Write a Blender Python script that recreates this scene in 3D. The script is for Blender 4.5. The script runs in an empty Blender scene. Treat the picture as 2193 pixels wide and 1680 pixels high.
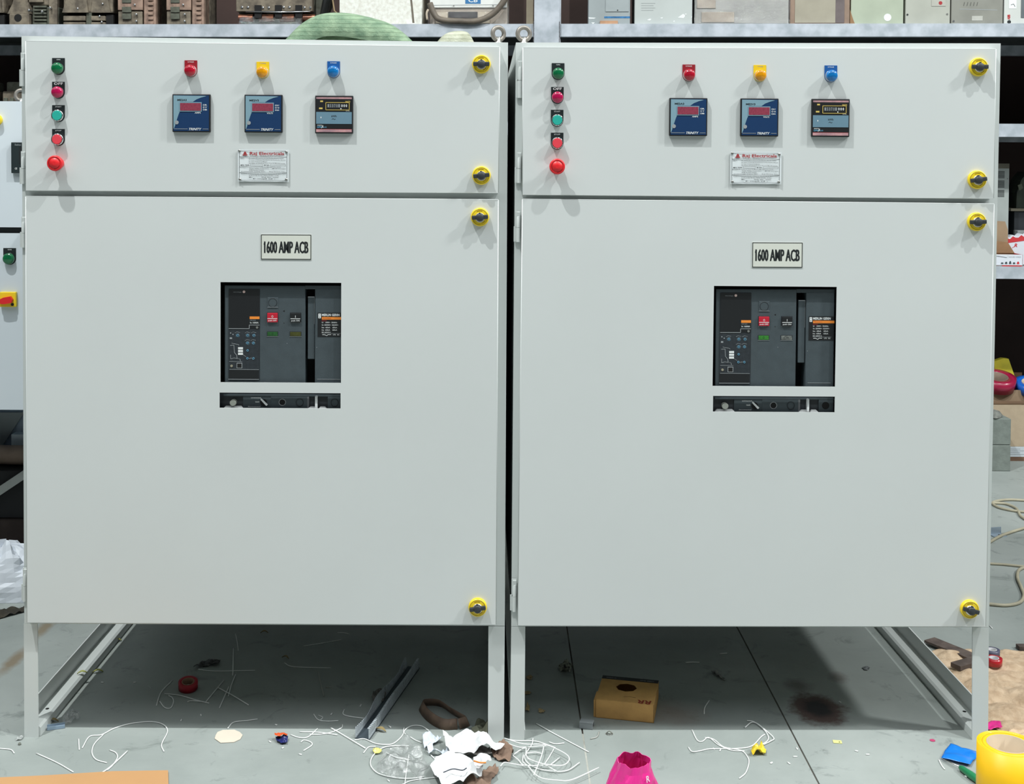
import bpy, bmesh, math, random
from mathutils import Vector, Matrix, noise
V = Vector
R = math.radians
C = bpy.context.scene.collection
random.seed(7)

# ------------------------------------------------------------------ camera, world, lights, exposure
W_PX, H_PX = 2193.0, 1680.0
F_PX = 2600.0
CX, HORIZON = 1069.0, 370.0
PITCH, ROLL = R(1.58), R(0.35)
CY = HORIZON + F_PX * math.tan(PITCH)
CAM_D = 3.10
rot = Matrix.Rotation(math.pi / 2 - PITCH, 4, 'X') @ Matrix.Rotation(ROLL, 4, 'Z')

def ray(px, py):
    return rot.to_3x3() @ V(((px - CX) / F_PX, -(py - CY) / F_PX, -1.0))

_d = ray(1108, 1586)
CAM_H = -_d.z * CAM_D / _d.y
CAM = V((0, -CAM_D, CAM_H))
cd = bpy.data.cameras.new('camera')
cam = bpy.data.objects.new('camera', cd)
C.objects.link(cam)
cam.matrix_world = Matrix.Translation(CAM) @ rot
cd.sensor_fit = 'HORIZONTAL'
cd.sensor_width = 36
cd.lens = 36 * F_PX / W_PX
cd.shift_x = (W_PX / 2 - CX) / W_PX
cd.shift_y = -(H_PX / 2 - CY) / W_PX
cd.clip_start = 0.05
cd.clip_end = 200
bpy.context.scene.camera = cam

world = bpy.data.worlds.new('world')
bpy.context.scene.world = world
world.use_nodes = True
bg = world.node_tree.nodes['Background']
bg.inputs[0].default_value = (0.90, 0.97, 1.0, 1)
bg.inputs[1].default_value = 0.075

def lamp(x, y, z, power, rad=0.05, col=(0.965, 1.0, 0.985)):
    ld = bpy.data.lights.new('high_bay_lamp', 'SPOT')
    ld.energy = power
    ld.shadow_soft_size = rad
    ld.color = col
    ld.spot_size = R(170)
    ld.spot_blend = 0.6
    o = bpy.data.objects.new('high_bay_lamp', ld)
    o.location = (x, y, z)
    C.objects.link(o)
lamp(-2.65, -2.15, 8.5, 2250)
lamp(3.3, -2.15, 8.5, 1450)
lamp(8.9, -2.6, 8.5, 2700, 0.4)
ad_ = bpy.data.lights.new('soft_fill_light', 'AREA')      # added soft fill, stands in for the hall's other lamps
ad_.shape = 'RECTANGLE'
ad_.size, ad_.size_y, ad_.energy = 16, 3.5, 330
ad_.color = (0.93, 0.98, 1.0)
ao_ = bpy.data.objects.new('soft_fill_light', ad_)
ao_.location = (0, -3.5, 6.5)
ao_.rotation_euler = (R(15), 0, 0)
C.objects.link(ao_)
vs = bpy.context.scene.view_settings
vs.view_transform = 'Standard'
vs.look = 'None'
vs.gamma = 1
vs.use_curve_mapping = False
vs.exposure = -0.02

# ------------------------------------------------------------------ materials
MATS = {}
def srgb(c):
    return tuple((x / 12.92 if x <= 0.04045 else ((x + 0.055) / 1.055) ** 2.4) for x in [k / 255.0 for k in c])

def mat(name, rgb, rough=0.5, metal=0.0, var=0.06, scale=12.0, bump=0.0, bscale=60.0, alpha=1.0, emit=0.0, rgb2=None, coat=0.0, detail=4, spec=None):
    """procedural principled material; rgb are 0..255 display values"""
    if name in MATS:
        return MATS[name]
    m = bpy.data.materials.new(name)
    m.use_nodes = True
    nt = m.node_tree
    b = nt.nodes['Principled BSDF']
    c1 = srgb(rgb)
    c2 = srgb(rgb2) if rgb2 else tuple(max(0, x * (1 - 3 * var)) for x in c1)
    tc = nt.nodes.new('ShaderNodeTexCoord')
    n = nt.nodes.new('ShaderNodeTexNoise')
    n.inputs['Scale'].default_value = scale
    n.inputs['Detail'].default_value = detail
    nt.links.new(tc.outputs['Object'], n.inputs['Vector'])
    r = nt.nodes.new('ShaderNodeValToRGB')
    r.color_ramp.elements[0].position = 0.35
    r.color_ramp.elements[1].position = 0.65
    r.color_ramp.elements[0].color = (*c2, 1)
    r.color_ramp.elements[1].color = (*c1, 1)
    nt.links.new(n.outputs['Fac'], r.inputs['Fac'])
    nt.links.new(r.outputs['Color'], b.inputs['Base Color'])
    b.inputs['Roughness'].default_value = rough
    b.inputs['Metallic'].default_value = metal
    b.inputs['Coat Weight'].default_value = coat
    if spec is not None:
        b.inputs['Specular IOR Level'].default_value = spec
    if emit:
        b.inputs['Emission Color'].default_value = (*c1, 1)
        b.inputs['Emission Strength'].default_value = emit
    if alpha < 1:
        b.inputs['Alpha'].default_value = alpha
    if bump:
        n2 = nt.nodes.new('ShaderNodeTexNoise')
        n2.inputs['Scale'].default_value = bscale
        n2.inputs['Detail'].default_value = 3
        nt.links.new(tc.outputs['Object'], n2.inputs['Vector'])
        bp = nt.nodes.new('ShaderNodeBump')
        bp.inputs['Strength'].default_value = bump
        bp.inputs['Distance'].default_value = 0.004
        nt.links.new(n2.outputs['Fac'], bp.inputs['Height'])
        nt.links.new(bp.outputs['Normal'], b.inputs['Normal'])
    MATS[name] = m
    return m

PAINT = mat('cabinet_paint', (207, 211, 210), 0.42, var=0.008, scale=3, bump=0.012, bscale=420)
PAINT2 = mat('frame_paint', (206, 211, 209), 0.45, var=0.01, scale=3, bump=0.012, bscale=300)
BLACK = mat('black_plastic', (22, 24, 27), 0.45, var=0.05)
DARK = mat('dark_void', (9, 9, 10), 0.8)
BREAKER = mat('breaker_plastic', (66, 76, 81), 0.55, var=0.04, scale=40, bump=0.08, bscale=500)
BREAKER2 = mat('breaker_dark_panel', (38, 43, 48), 0.5, var=0.05, scale=40)
NAVY = mat('meter_navy', (28, 58, 98), 0.3, var=0.03)
SKY = mat('meter_pale_blue', (128, 160, 174), 0.35, var=0.03)
WHITE = mat('white_print', (225, 228, 228), 0.5, var=0.02)
GREY = mat('grey_print', (150, 155, 158), 0.5, var=0.02)
CYAN = mat('cyan_print', (92, 150, 180), 0.5, var=0.02)
ORANGE = mat('orange_print', (238, 140, 50), 0.5, var=0.02)
CHROME = mat('chrome', (225, 225, 225), 0.18, 1.0, var=0.01)
DISPLAY = mat('display_red_window', (150, 66, 84), 0.2, var=0.08, scale=300)
INK = mat('black_ink', (20, 26, 28), 0.6, var=0.02)
REDINK = mat('red_ink', (160, 44, 48), 0.6, var=0.02)
GOLD = mat('gold_print', (208, 182, 96), 0.5, var=0.02)
YEL = mat('yellow_plastic', (246, 214, 40), 0.35, var=0.03)
YELD = mat('yellow_engraving', (150, 118, 10), 0.5, var=0.03)
ZINC = mat('zinc', (172, 172, 168), 0.35, 0.8, var=0.05)
CREAM = mat('cream_plate', (214, 216, 206), 0.45, var=0.01)
ALU = mat('nameplate_white', (222, 228, 230), 0.35, var=0.015)
WIRE = mat('white_wire', (238, 240, 238), 0.4, var=0.02)
CARD = mat('cardboard_tan', (208, 162, 96), 0.8, var=0.06, scale=20, bump=0.1, bscale=200)
BROWN = mat('cardboard_brown', (150, 116, 84), 0.85, var=0.08, scale=14)
PAPER = mat('crumpled_paper', (222, 223, 224), 0.7, var=0.02, scale=30)

# ------------------------------------------------------------------ faces (a point + axes + px scale)
class Face:
    """local drawing frame: x right, y down (units of s metres), z towards the viewer in mm"""
    def __init__(s, o, u=(1, 0, 0), v=(0, 0, 1), n=None, sc=0.001):
        s.o, s.u, s.v = V(o), V(u).normalized(), V(v).normalized()
        s.n = V(n).normalized() if n is not None else s.u.cross(s.v).normalized()
        s.s = sc
    def pt(s, x, y, z=0.0):
        return s.o + s.u * (x * s.s) - s.v * (y * s.s) + s.n * (z * 0.001)
    def sub(s, x, y, z=0.0, rotd=0.0):
        c, q = math.cos(R(rotd)), math.sin(R(rotd))
        return Face(s.pt(x, y, z), s.u * c + s.v * q, s.v * c - s.u * q, s.n, s.s)

class Plane:
    """a vertical plane in the place; P() finds the point of it that the photo shows at a pixel"""
    def __init__(s, p0, yaw):
        s.p0 = V(p0)
        s.u = V((math.cos(yaw), math.sin(yaw), 0))
        s.d = V((-math.sin(yaw), math.cos(yaw), 0))       # into depth
    def P(s, px, py, off=0.0):
        p0 = s.p0 - s.d * off
        r = ray(px, py)
        t = (p0 - CAM).dot(s.d) / r.dot(s.d)
        return CAM + r * t
    def face(s, px, py, off=0.0):
        o = s.P(px, py, off)
        sc = (s.P(px + 10, py, off) - o).length / 10
        return Face(o, s.u, (0, 0, 1), -s.d, sc)

def fl(px, py, z=0.0):
    r = ray(px, py)
    t = (z - CAM.z) / r.z
    return CAM + r * t

# ------------------------------------------------------------------ mesh builder
TXT = {}
def text_data(s, bold=0.0):
    k = (s, bold)
    if k not in TXT:
        cu = bpy.data.curves.new('t', 'FONT')
        cu.body = s
        cu.size = 1
        cu.offset = bold
        cu.resolution_u = 2
        ob = bpy.data.objects.new('t', cu)
        me = ob.to_mesh()
        vs_ = [tuple(v.co) for v in me.vertices]
        fs_ = [tuple(p.vertices) for p in me.polygons]
        ob.to_mesh_clear()
        bpy.data.objects.remove(ob)
        bpy.data.curves.remove(cu)
        TXT[k] = (vs_, fs_)
    return TXT[k]

class MB:
    def __init__(s):
        s.v, s.f, s.m, s.sm, s.mats = [], [], [], [], []
    def mi(s, m):
        if m not in s.mats:
            s.mats.append(m)
        return s.mats.index(m)
    def add(s, vs_, fs_, m, smooth=False):
        b = len(s.v)
        s.v += [V(p) for p in vs_]
        i = s.mi(m)
        for f in fs_:
            s.f.append(tuple(b + k for k in f))
            s.m.append(i)
            s.sm.append(smooth)
        return s
    def hexa(s, p, m):                       # 8 points: front a b c d (loop), back a b c d
        return s.add(p, [(0, 1, 2, 3), (7, 6, 5, 4), (0, 4, 5, 1), (1, 5, 6, 2), (2, 6, 7, 3), (3, 7, 4, 0)], m)
    def slab(s, a, b, c, d, vec, m):         # quad a b c d pushed along vec
        vec = V(vec)
        return s.hexa([a, b, c, d, a + vec, b + vec, c + vec, d + vec], m)
    def box(s, F, x0, y0, x1, y1, z0, z1, m, bev=0.0, seg=2):
        if not bev:
            p = [F.pt(x0, y1, z1), F.pt(x1, y1, z1), F.pt(x1, y0, z1), F.pt(x0, y0, z1),
                 F.pt(x0, y1, z0), F.pt(x1, y1, z0), F.pt(x1, y0, z0), F.pt(x0, y0, z0)]
            return s.hexa(p, m)
        bm = bmesh.new()
        bmesh.ops.create_cube(bm, size=1)
        sx, sy, sz = (x1 - x0) * F.s * 1000, (y1 - y0) * F.s * 1000, (z1 - z0)
        for v in bm.verts:
            v.co = V((v.co.x * sx, v.co.y * sy, v.co.z * sz))
        bmesh.ops.bevel(bm, geom=bm.edges[:], offset=min(bev, 0.45 * min(sx, sy, sz)), segments=seg, affect='EDGES', profile=0.5)
        k = 1 / (F.s * 1000)
        vs_ = [F.pt((x0 + x1) / 2 + v.co.x * k, (y0 + y1) / 2 - v.co.y * k, (z0 + z1) / 2 + v.co.z) for v in bm.verts]
        fs_ = [tuple(v.index for v in f.verts) for f in bm.faces]
        bm.free()
        return s.add(vs_, fs_, m)
    def poly(s, F, pts, z0, z1, m):
        n = len(pts)
        vs_ = [F.pt(x, y, z1) for x, y in pts] + [F.pt(x, y, z0) for x, y in pts]
        fs_ = [tuple(range(n)), tuple(range(2 * n - 1, n - 1, -1))]
        fs_ += [(i, i + n, (i + 1) % n + n, (i + 1) % n) for i in range(n)]
        return s.add(vs_, fs_, m)
    def lathe(s, F, cx, cy, prof, m, seg=24, cap=True, ph=0.0, wob=None):   # prof: (radius in F units, z mm) bottom -> top
        vs_, fs_ = [], []
        for r, z in prof:
            for k in range(seg):
                a = ph + 2 * math.pi * k / seg
                q = wob(a, z) if wob else 1
                vs_.append(F.pt(cx + r * q * math.cos(a), cy - r * q * math.sin(a), z))
        for i in range(len(prof) - 1):
            for k in range(seg):
                k2 = (k + 1) % seg
                fs_.append((i * seg + k, i * seg + k2, (i + 1) * seg + k2, (i + 1) * seg + k))
        s.add(vs_, fs_, m, seg > 10)
        if cap:
            n = (len(prof) - 1) * seg
            s.add(vs_[n:], [tuple(range(seg))], m)
            s.add(vs_[:seg], [tuple(range(seg - 1, -1, -1))], m)
        return s
    def cyl(s, F, cx, cy, r, z0, z1, m, seg=24, ch=0.0):
        k = ch / (F.s * 1000)
        prof = [(r, z0), (r, z1 - ch), (r - k, z1)] if ch else [(r, z0), (r, z1)]
        return s.lathe(F, cx, cy, prof, m, seg)
    def ring(s, F, cx, cy, r0, r1, z0, z1, m, seg=24):
        return s.lathe(F, cx, cy, [(r0, z0), (r1, z0), (r1, z1), (r0, z1), (r0, z0)], m, seg, cap=False)
    def line(s, F, pts, w, z0, z1, m):
        for (xa, ya), (xb, yb) in zip(pts, pts[1:]):
            L = math.hypot(xb - xa, yb - ya) or 1
            dx, dy = (xb - xa) / L, (yb - ya) / L
            nx, ny = -dy * w / 2, dx * w / 2
            s.poly(F, [(xa + nx, ya + ny), (xa - nx, ya - ny), (xb - nx, yb - ny), (xb + nx, yb + ny)], z0, z1, m)
        return s
    def text(s, F, t, x0, y0, x1, y1, z, m, bold=0.0, slant=0.0, th=0.15):
        vs_, fs_ = text_data(t, bold)
        if not vs_:
            return s
        ax, bx = min(p[0] for p in vs_), max(p[0] for p in vs_)
        ay, by = min(p[1] for p in vs_), max(p[1] for p in vs_)
        out = []
        for p in vs_:
            k = (p[1] - ay) / (by - ay or 1)
            out.append(F.pt(x0 + (p[0] - ax) / (bx - ax) * (x1 - x0) + slant * k, y1 - k * (y1 - y0), z + th))
        return s.add(out, fs_, m)
    def tube(s, pts, r, m, seg=8, closed=False, cap=True, rs=None):
        n = len(pts)
        pts = [V(p) for p in pts]
        vs_, fs_ = [], []
        up = V((0, 0, 1))
        prev = None
        for i, p in enumerate(pts):
            a = pts[(i - 1) % n] if (i > 0 or closed) else p
            b = pts[(i + 1) % n] if (i < n - 1 or closed) else p
            t = (b - a).normalized() if (b - a).length > 1e-9 else V((1, 0, 0))
            if prev is None:
                x = t.cross(up)
                if x.length < 1e-3:
                    x = t.cross(V((1, 0, 0)))
            else:
                x = prev - t * prev.dot(t)
            x.normalize()
            prev = x
            y = t.cross(x)
            rr = rs[i] if rs else r
            for k in range(seg):
                an = 2 * math.pi * k / seg
                vs_.append(p + x * (math.cos(an) * rr) + y * (math.sin(an) * rr))
        last = n if closed else n - 1
        for i in range(last):
            j = (i + 1) % n
            for k in range(seg):
                k2 = (k + 1) % seg
                fs_.append((i * seg + k, i * seg + k2, j * seg + k2, j * seg + k))
        if not closed and cap:
            fs_.append(tuple(range(seg - 1, -1, -1)))
            fs_.append(tuple(range((n - 1) * seg, n * seg)))
        return s.add(vs_, fs_, m, True)
    def build(s, name, parent=None, label=None, cat=None, group=None, kind=None, origin=None):
        xs = [p.x for p in s.v]; ys = [p.y for p in s.v]; zs = [p.z for p in s.v]
        base = V(((min(xs) + max(xs)) / 2, (min(ys) + max(ys)) / 2, min(zs)))
        me = bpy.data.meshes.new(name)
        me.from_pydata([p - base for p in s.v], [], s.f)
        for m in s.mats:
            me.materials.append(m)
        me.polygons.foreach_set('material_index', s.m)
        me.polygons.foreach_set('use_smooth', s.sm)
        bm = bmesh.new(); bm.from_mesh(me)
        bmesh.ops.recalc_face_normals(bm, faces=bm.faces[:])
        bm.to_mesh(me); bm.free()
        me.update()
        o = bpy.data.objects.new(name, me)
        C.objects.link(o)
        if parent is not None:
            o.parent = parent
            o.location = base - WP[parent.name]
        else:
            o.location = base
        WP[o.name] = base
        tag(o, label, cat, group, kind)
        return o
WP = {}

def tag(o, label=None, cat=None, group=None, kind=None):
    if label: o['label'] = label
    if cat: o['category'] = cat
    if group: o['group'] = group
    if kind: o['kind'] = kind
    return o

def thing(name, loc, label, cat, group=None):
    o = bpy.data.objects.new(name, None)
    o.empty_display_size = 0.05
    C.objects.link(o)
    o.location = loc
    WP[o.name] = V(loc)
    return tag(o, label, cat, group)

def smooth_pts(pts, n=5):
    """catmull-rom through the points"""
    if len(pts) < 3:
        return [V(p) for p in pts]
    P = [V(p) for p in pts]
    P = [P[0] * 2 - P[1]] + P + [P[-1] * 2 - P[-2]]
    out = []
    for i in range(1, len(P) - 2):
        a, b, c, d = P[i - 1], P[i], P[i + 1], P[i + 2]
        for k in range(n):
            t = k / n
            out.append(0.5 * ((2 * b) + (c - a) * t + (2 * a - 5 * b + 4 * c - d) * t * t + (3 * b - a - 3 * c + d) * t ** 3))
    out.append(P[-2])
    return out

# ------------------------------------------------------------------ setting: floor, back wall
def floor_material():
    m = bpy.data.materials.new('concrete_floor')
    m.use_nodes = True
    nt = m.node_tree
    N, L = nt.nodes, nt.links
    b = N['Principled BSDF']
    geo = N.new('ShaderNodeNewGeometry')
    def noise_(sc, det=6, rough=0.6, dist=0.0):
        n = N.new('ShaderNodeTexNoise'); n.inputs['Scale'].default_value = sc
        n.inputs['Detail'].default_value = det; n.inputs['Roughness'].default_value = rough
        n.inputs['Distortion'].default_value = dist
        L.new(geo.outputs['Position'], n.inputs['Vector']); return n
    def ramp(src, p0, p1, c0, c1):
        r = N.new('ShaderNodeValToRGB')
        r.color_ramp.elements[0].position = p0; r.color_ramp.elements[1].position = p1
        r.color_ramp.elements[0].color = (*c0, 1); r.color_ramp.elements[1].color = (*c1, 1)
        L.new(src, r.inputs['Fac']); return r
    def mix(fac, a, b_, mode='MIX'):
        x = N.new('ShaderNodeMix'); x.data_type = 'RGBA'; x.blend_type = mode
        if isinstance(fac, float): x.inputs['Factor'].default_value = fac
        else: L.new(fac, x.inputs['Factor'])
        for s_, k in ((a, 'A'), (b_, 'B')):
            sock = [i for i in x.inputs if i.name == k and i.type == 'RGBA'][0]
            if isinstance(s_, tuple): sock.default_value = (*s_, 1)
            else: L.new(s_, sock)
        return [o for o in x.outputs if o.type == 'RGBA'][0]
    base = ramp(noise_(1.6, 8, 0.62, 0.4).outputs['Fac'], 0.3, 0.7, srgb((134, 141, 138)), srgb((158, 164, 161)))
    spots = ramp(noise_(9, 6, 0.7, 0.8).outputs['Fac'], 0.30, 0.42, (1, 1, 1), (0, 0, 0))
    col = mix(spots.outputs['Color'], base.outputs['Color'], srgb((122, 129, 126)))
    pale = ramp(noise_(16, 5, 0.7, 1.5).outputs['Fac'], 0.70, 0.76, (0, 0, 0), (1, 1, 1))
    col = mix(pale.outputs['Color'], col, srgb((180, 186, 184)))
    def blob(c, rx, ry, soft, rgb, strength=1.0, nsc=22.0):
        nonlocal col
        mp = N.new('ShaderNodeMapping'); mp.vector_type = 'POINT'
        mp.inputs['Location'].default_value = (-c[0] / rx, -c[1] / ry, 0)
        mp.inputs['Scale'].default_value = (1 / rx, 1 / ry, 0)
        L.new(geo.outputs['Position'], mp.inputs['Vector'])
        ln = N.new('ShaderNodeVectorMath'); ln.operation = 'LENGTH'
        L.new(mp.outputs['Vector'], ln.inputs[0])
        ad = N.new('ShaderNodeMath'); ad.operation = 'MULTIPLY_ADD'
        L.new(noise_(nsc, 5, 0.7).outputs['Fac'], ad.inputs[0]); ad.inputs[1].default_value = 0.9
        L.new(ln.outputs['Value'], ad.inputs[2])
        hf = N.new('ShaderNodeMath'); hf.operation = 'MULTIPLY'; hf.inputs[1].default_value = 0.5
        L.new(ad.outputs[0], hf.inputs[0])
        r = ramp(hf.outputs[0], (1.45 - soft) / 2, 0.725, (strength,) * 3, (0, 0, 0))
        col = mix(r.outputs['Color'], col, srgb(rgb))
    p = fl(1752, 1520); blob((p.x, p.y), 0.085, 0.115, 0.35, (88, 72, 68))
    p = fl(1752, 1518); blob((p.x, p.y), 0.05, 0.065, 0.45, (46, 44, 46))
    p = fl(1710, 1470); blob((p.x, p.y), 0.05, 0.06, 0.7, (88, 78, 74), 0.6)
    p = fl(1795, 1452); blob((p.x, p.y), 0.035, 0.05, 0.7, (90, 82, 76), 0.6)
    p = fl(1450, 1530); blob((p.x, p.y), 0.10, 0.10, 0.8, (120, 92, 78), 0.4)
    p = fl(95, 1345); blob((p.x, p.y), 0.03, 0.12, 0.7, (122, 108, 84), 0.8)
    p = fl(30, 1415); blob((p.x, p.y), 0.03, 0.14, 0.7, (122, 106, 82), 0.8)
    L.new(col, b.inputs['Base Color'])
    b.inputs['Roughness'].default_value = 0.55
    b.inputs['Specular IOR Level'].default_value = 0.25
    bp = N.new('ShaderNodeBump'); bp.inputs['Strength'].default_value = 0.12; bp.inputs['Distance'].default_value = 0.004
    L.new(noise_(45, 6, 0.7).outputs['Fac'], bp.inputs['Height'])
    L.new(bp.outputs['Normal'], b.inputs['Normal'])
    return m
FLOOR = floor_material()
fb = MB()
j1, j2 = fl(1250, 1586), fl(1705, 1586)
g = 0.0022
xs = [-14, j1.x - g, j1.x + g, j2.x - g, j2.x + g, 14]
for i in (0, 2, 4):
    a, b = xs[i], xs[i + 1]
    fb.slab(V((a, -14, 0)), V((b, -14, 0)), V((b, 9, 0)), V((a, 9, 0)), (0, 0, -0.1), FLOOR)
JOINT = mat('joint_filler', (58, 52, 46), 0.9, scale=8, rgb2=(96, 92, 84))
PALEJ = mat('pale_joint_filler', (176, 176, 168), 0.9, scale=10, rgb2=(140, 140, 132))
yj = fl(1250, 1572).y
fb.slab(V((j1.x - g, -14, -0.0004)), V((j1.x + g, -14, -0.0004)), V((j1.x + g, yj, -0.0004)), V((j1.x - g, yj, -0.0004)), (0, 0, -0.002), PALEJ)
for j in (j1, j2):
    fb.slab(V((j.x - g, -14, -0.003)), V((j.x + g, -14, -0.003)), V((j.x + g, 9, -0.003)), V((j.x - g, 9, -0.003)), (0, 0, -0.05), JOINT)
fb.build('floor', kind='structure')
wb = MB()
wb.slab(V((-14, 4.9, 0)), V((14, 4.3, 0)), V((14, 4.3, 6)), V((-14, 4.9, 6)), (0, 0.2, 0),
        mat('back_wall', (66, 50, 46), 0.9, var=0.12, scale=3))
wb.build('wall_back', kind='structure')

# ------------------------------------------------------------------ control gear, used on all cabinets
LENS = {
    'green': mat('lens_green', (8, 112, 66), 0.15, coat=0.6, var=0.12, scale=40),
    'red': mat('lens_red', (196, 20, 48), 0.15, coat=0.6, var=0.15, scale=60),
    'magenta': mat('lens_magenta', (190, 16, 82), 0.15, coat=0.6, var=0.12, scale=60),
    'amber': mat('lens_amber', (250, 168, 12), 0.12, coat=0.6, var=0.15, scale=60),
    'blue': mat('lens_blue', (20, 128, 205), 0.12, coat=0.6, var=0.15, scale=60),
    'teal': mat('button_teal', (44, 172, 156), 0.35, var=0.02),
    'coral': mat('button_coral', (228, 70, 82), 0.35, var=0.02),
}
PLATE = {
    'black': mat('legend_black', (20, 30, 32), 0.5),
    'red': mat('legend_red', (150, 16, 34), 0.5),
    'yellow': mat('legend_yellow', (240, 204, 18), 0.5),
    'blue': mat('legend_blue', (10, 88, 160), 0.5),
}
def legend(F, plate, txt, par, sz=27.0, big=False):
    """plate with a straight top and a round bottom around the lamp; F at the lamp axis"""
    m = MB()
    r = sz / 2
    pts = [(-r, -22.5), (r, -22.5)] + [(r * math.cos(a), r * math.sin(a)) for a in [math.pi * k / 14 for k in range(15)]]
    m.poly(F, pts, 0, 1.2, PLATE[plate])
    if txt:
        w = 9.5 if big else (4 if len(txt) < 3 else 6.5)
        h = 3.6 if big else 1.6
        m.text(F, txt, -w, -19.5 - h / 2, w, -19.5 + h, 1.2, GREY if plate == 'yellow' else WHITE, 0.02 if big else 0.01)
    return m.build('legend_plate', par, plate + ' legend plate')

def pilot_lamp(F, lens, plate, txt, par, lab, big=False):
    m = MB()
    ms = LENS[lens]
    m.lathe(F, 0, 0, [(12.6, 1.2), (12.6, 4), (11.8, 5)], BLACK if plate == 'black' else CHROME, 28)
    m.lathe(F, 0, 0, [(11.9, 5), (12.3, 9), (12.1, 13), (11.0, 16), (8.5, 18), (4.5, 19.3), (0.5, 19.8)], ms, 32)
    o = m.build('pilot_lamp', par, lab)
    legend(F, plate, txt, o, big=big)
    return o

def push_button(F, col, txt, par, lab):
    m = MB()
    m.lathe(F, 0, 0, [(10.2, 4), (10.2, 12.6), (9.6, 13.4)], LENS[col], 32)
    o = m.build('push_button', par, lab)
    legend(F, 'black', txt, o)
    b = MB()
    b.ring(F, 0, 0, 10.3, 12.4, 1.2, 12.2, CHROME, 32)
    for k in range(12):
        a = k * math.pi / 6
        b.cyl(F, 11.4 * math.cos(a), 11.4 * math.sin(a), 0.9, 12.0, 12.9, CHROME, 6)
    b.build('bezel', o, 'chrome ring bezel')
    return o

EMG = mat('emergency_red', (226, 36, 42), 0.4, var=0.02)
def emergency(F, par, lab):
    m = MB()
    m.cyl(F, 0, 0, 11.5, 0, 10, EMG, 28)
    m.lathe(F, 0, 0, [(9.5, 10), (9.5, 18), (16.2, 22), (16.8, 26), (16.2, 30), (13.5, 32.5), (12.9, 31.6), (11.3, 31.6), (10.8, 33), (3, 33.8)], EMG, 36)
    o = m.build('emergency_stop_button', par, lab)
    a = MB()
    for k in range(3):
        t0 = k * 2.094 + 0.4
        a.line(F, [(12.1 * math.cos(t0 + q * 0.2), 12.1 * math.sin(t0 + q * 0.2)) for q in range(7)], 1.0, 31.6, 32.2,
               mat('emergency_arrow', (168, 20, 28), 0.5))
    a.build('release_arrow', o, 'darker red curved arrows')
    return o

def panel_meter(F, code, unit, par, lab):
    """F at top-left corner, 81 px square"""
    m = MB()
    S = 81.0
    m.box(F, 0, 0, S, S, 0, 9, BLACK, 1.5)
    m.box(F, 2.6, 2.6, S - 2.6, S - 2.6, 9, 9.5, NAVY)
    m.poly(F, [(2.6, 3), (69, 3.6), (73, 4.2), (62, 7), (52, 11), (44, 16.6), (16.5, 16.6), (16.5, 37), (14, 42), (10, 54), (6.5, 66), (4, 73), (2.6, 74)], 9.5, 9.8, SKY)
    m.line(F, [(4, 74.3), (33, 74.3)], 0.9, 9.5, 9.9, GREY)
    m.line(F, [(65, 74.3), (77, 74.3)], 0.9, 9.5, 9.9, GREY)
    m.text(F, 'TRINITY', 34.5, 72, 61, 77, 9.8, WHITE, 0.02, slant=1.6)
    m.text(F, code, 11, 10.5, 31, 14.5, 9.9, INK, 0.02)
    m.cyl(F, 9.5, 60.5, 4.2, 9.5, 10.2, GREY, 20)
    m.text(F, unit, 48, 38.2, 61, 41.2, 9.8, WHITE, 0.02)
    for k, t in enumerate(('R-Y', 'Y-B', 'B-R') if code[3] == 'V' else ('R', 'Y', 'B')):
        y = 23 + 5 * k
        m.ring(F, 67.3, y, 1.1, 1.7, 9.5, 9.9, WHITE, 10)
        m.text(F, t, 69.8, y - 1.5, 74.5, y + 1.5, 9.8, WHITE, 0.02)
    o = m.build('panel_meter', par, lab)
    d = MB()
    d.box(F, 15.4, 17.2, 63, 37.2, 9.5, 10.4, SKY)
    d.box(F, 17, 19, 61.5, 35.2, 10.4, 10.8, DISPLAY)
    d.build('display', o, 'dull red unlit display window')
    return o

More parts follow.
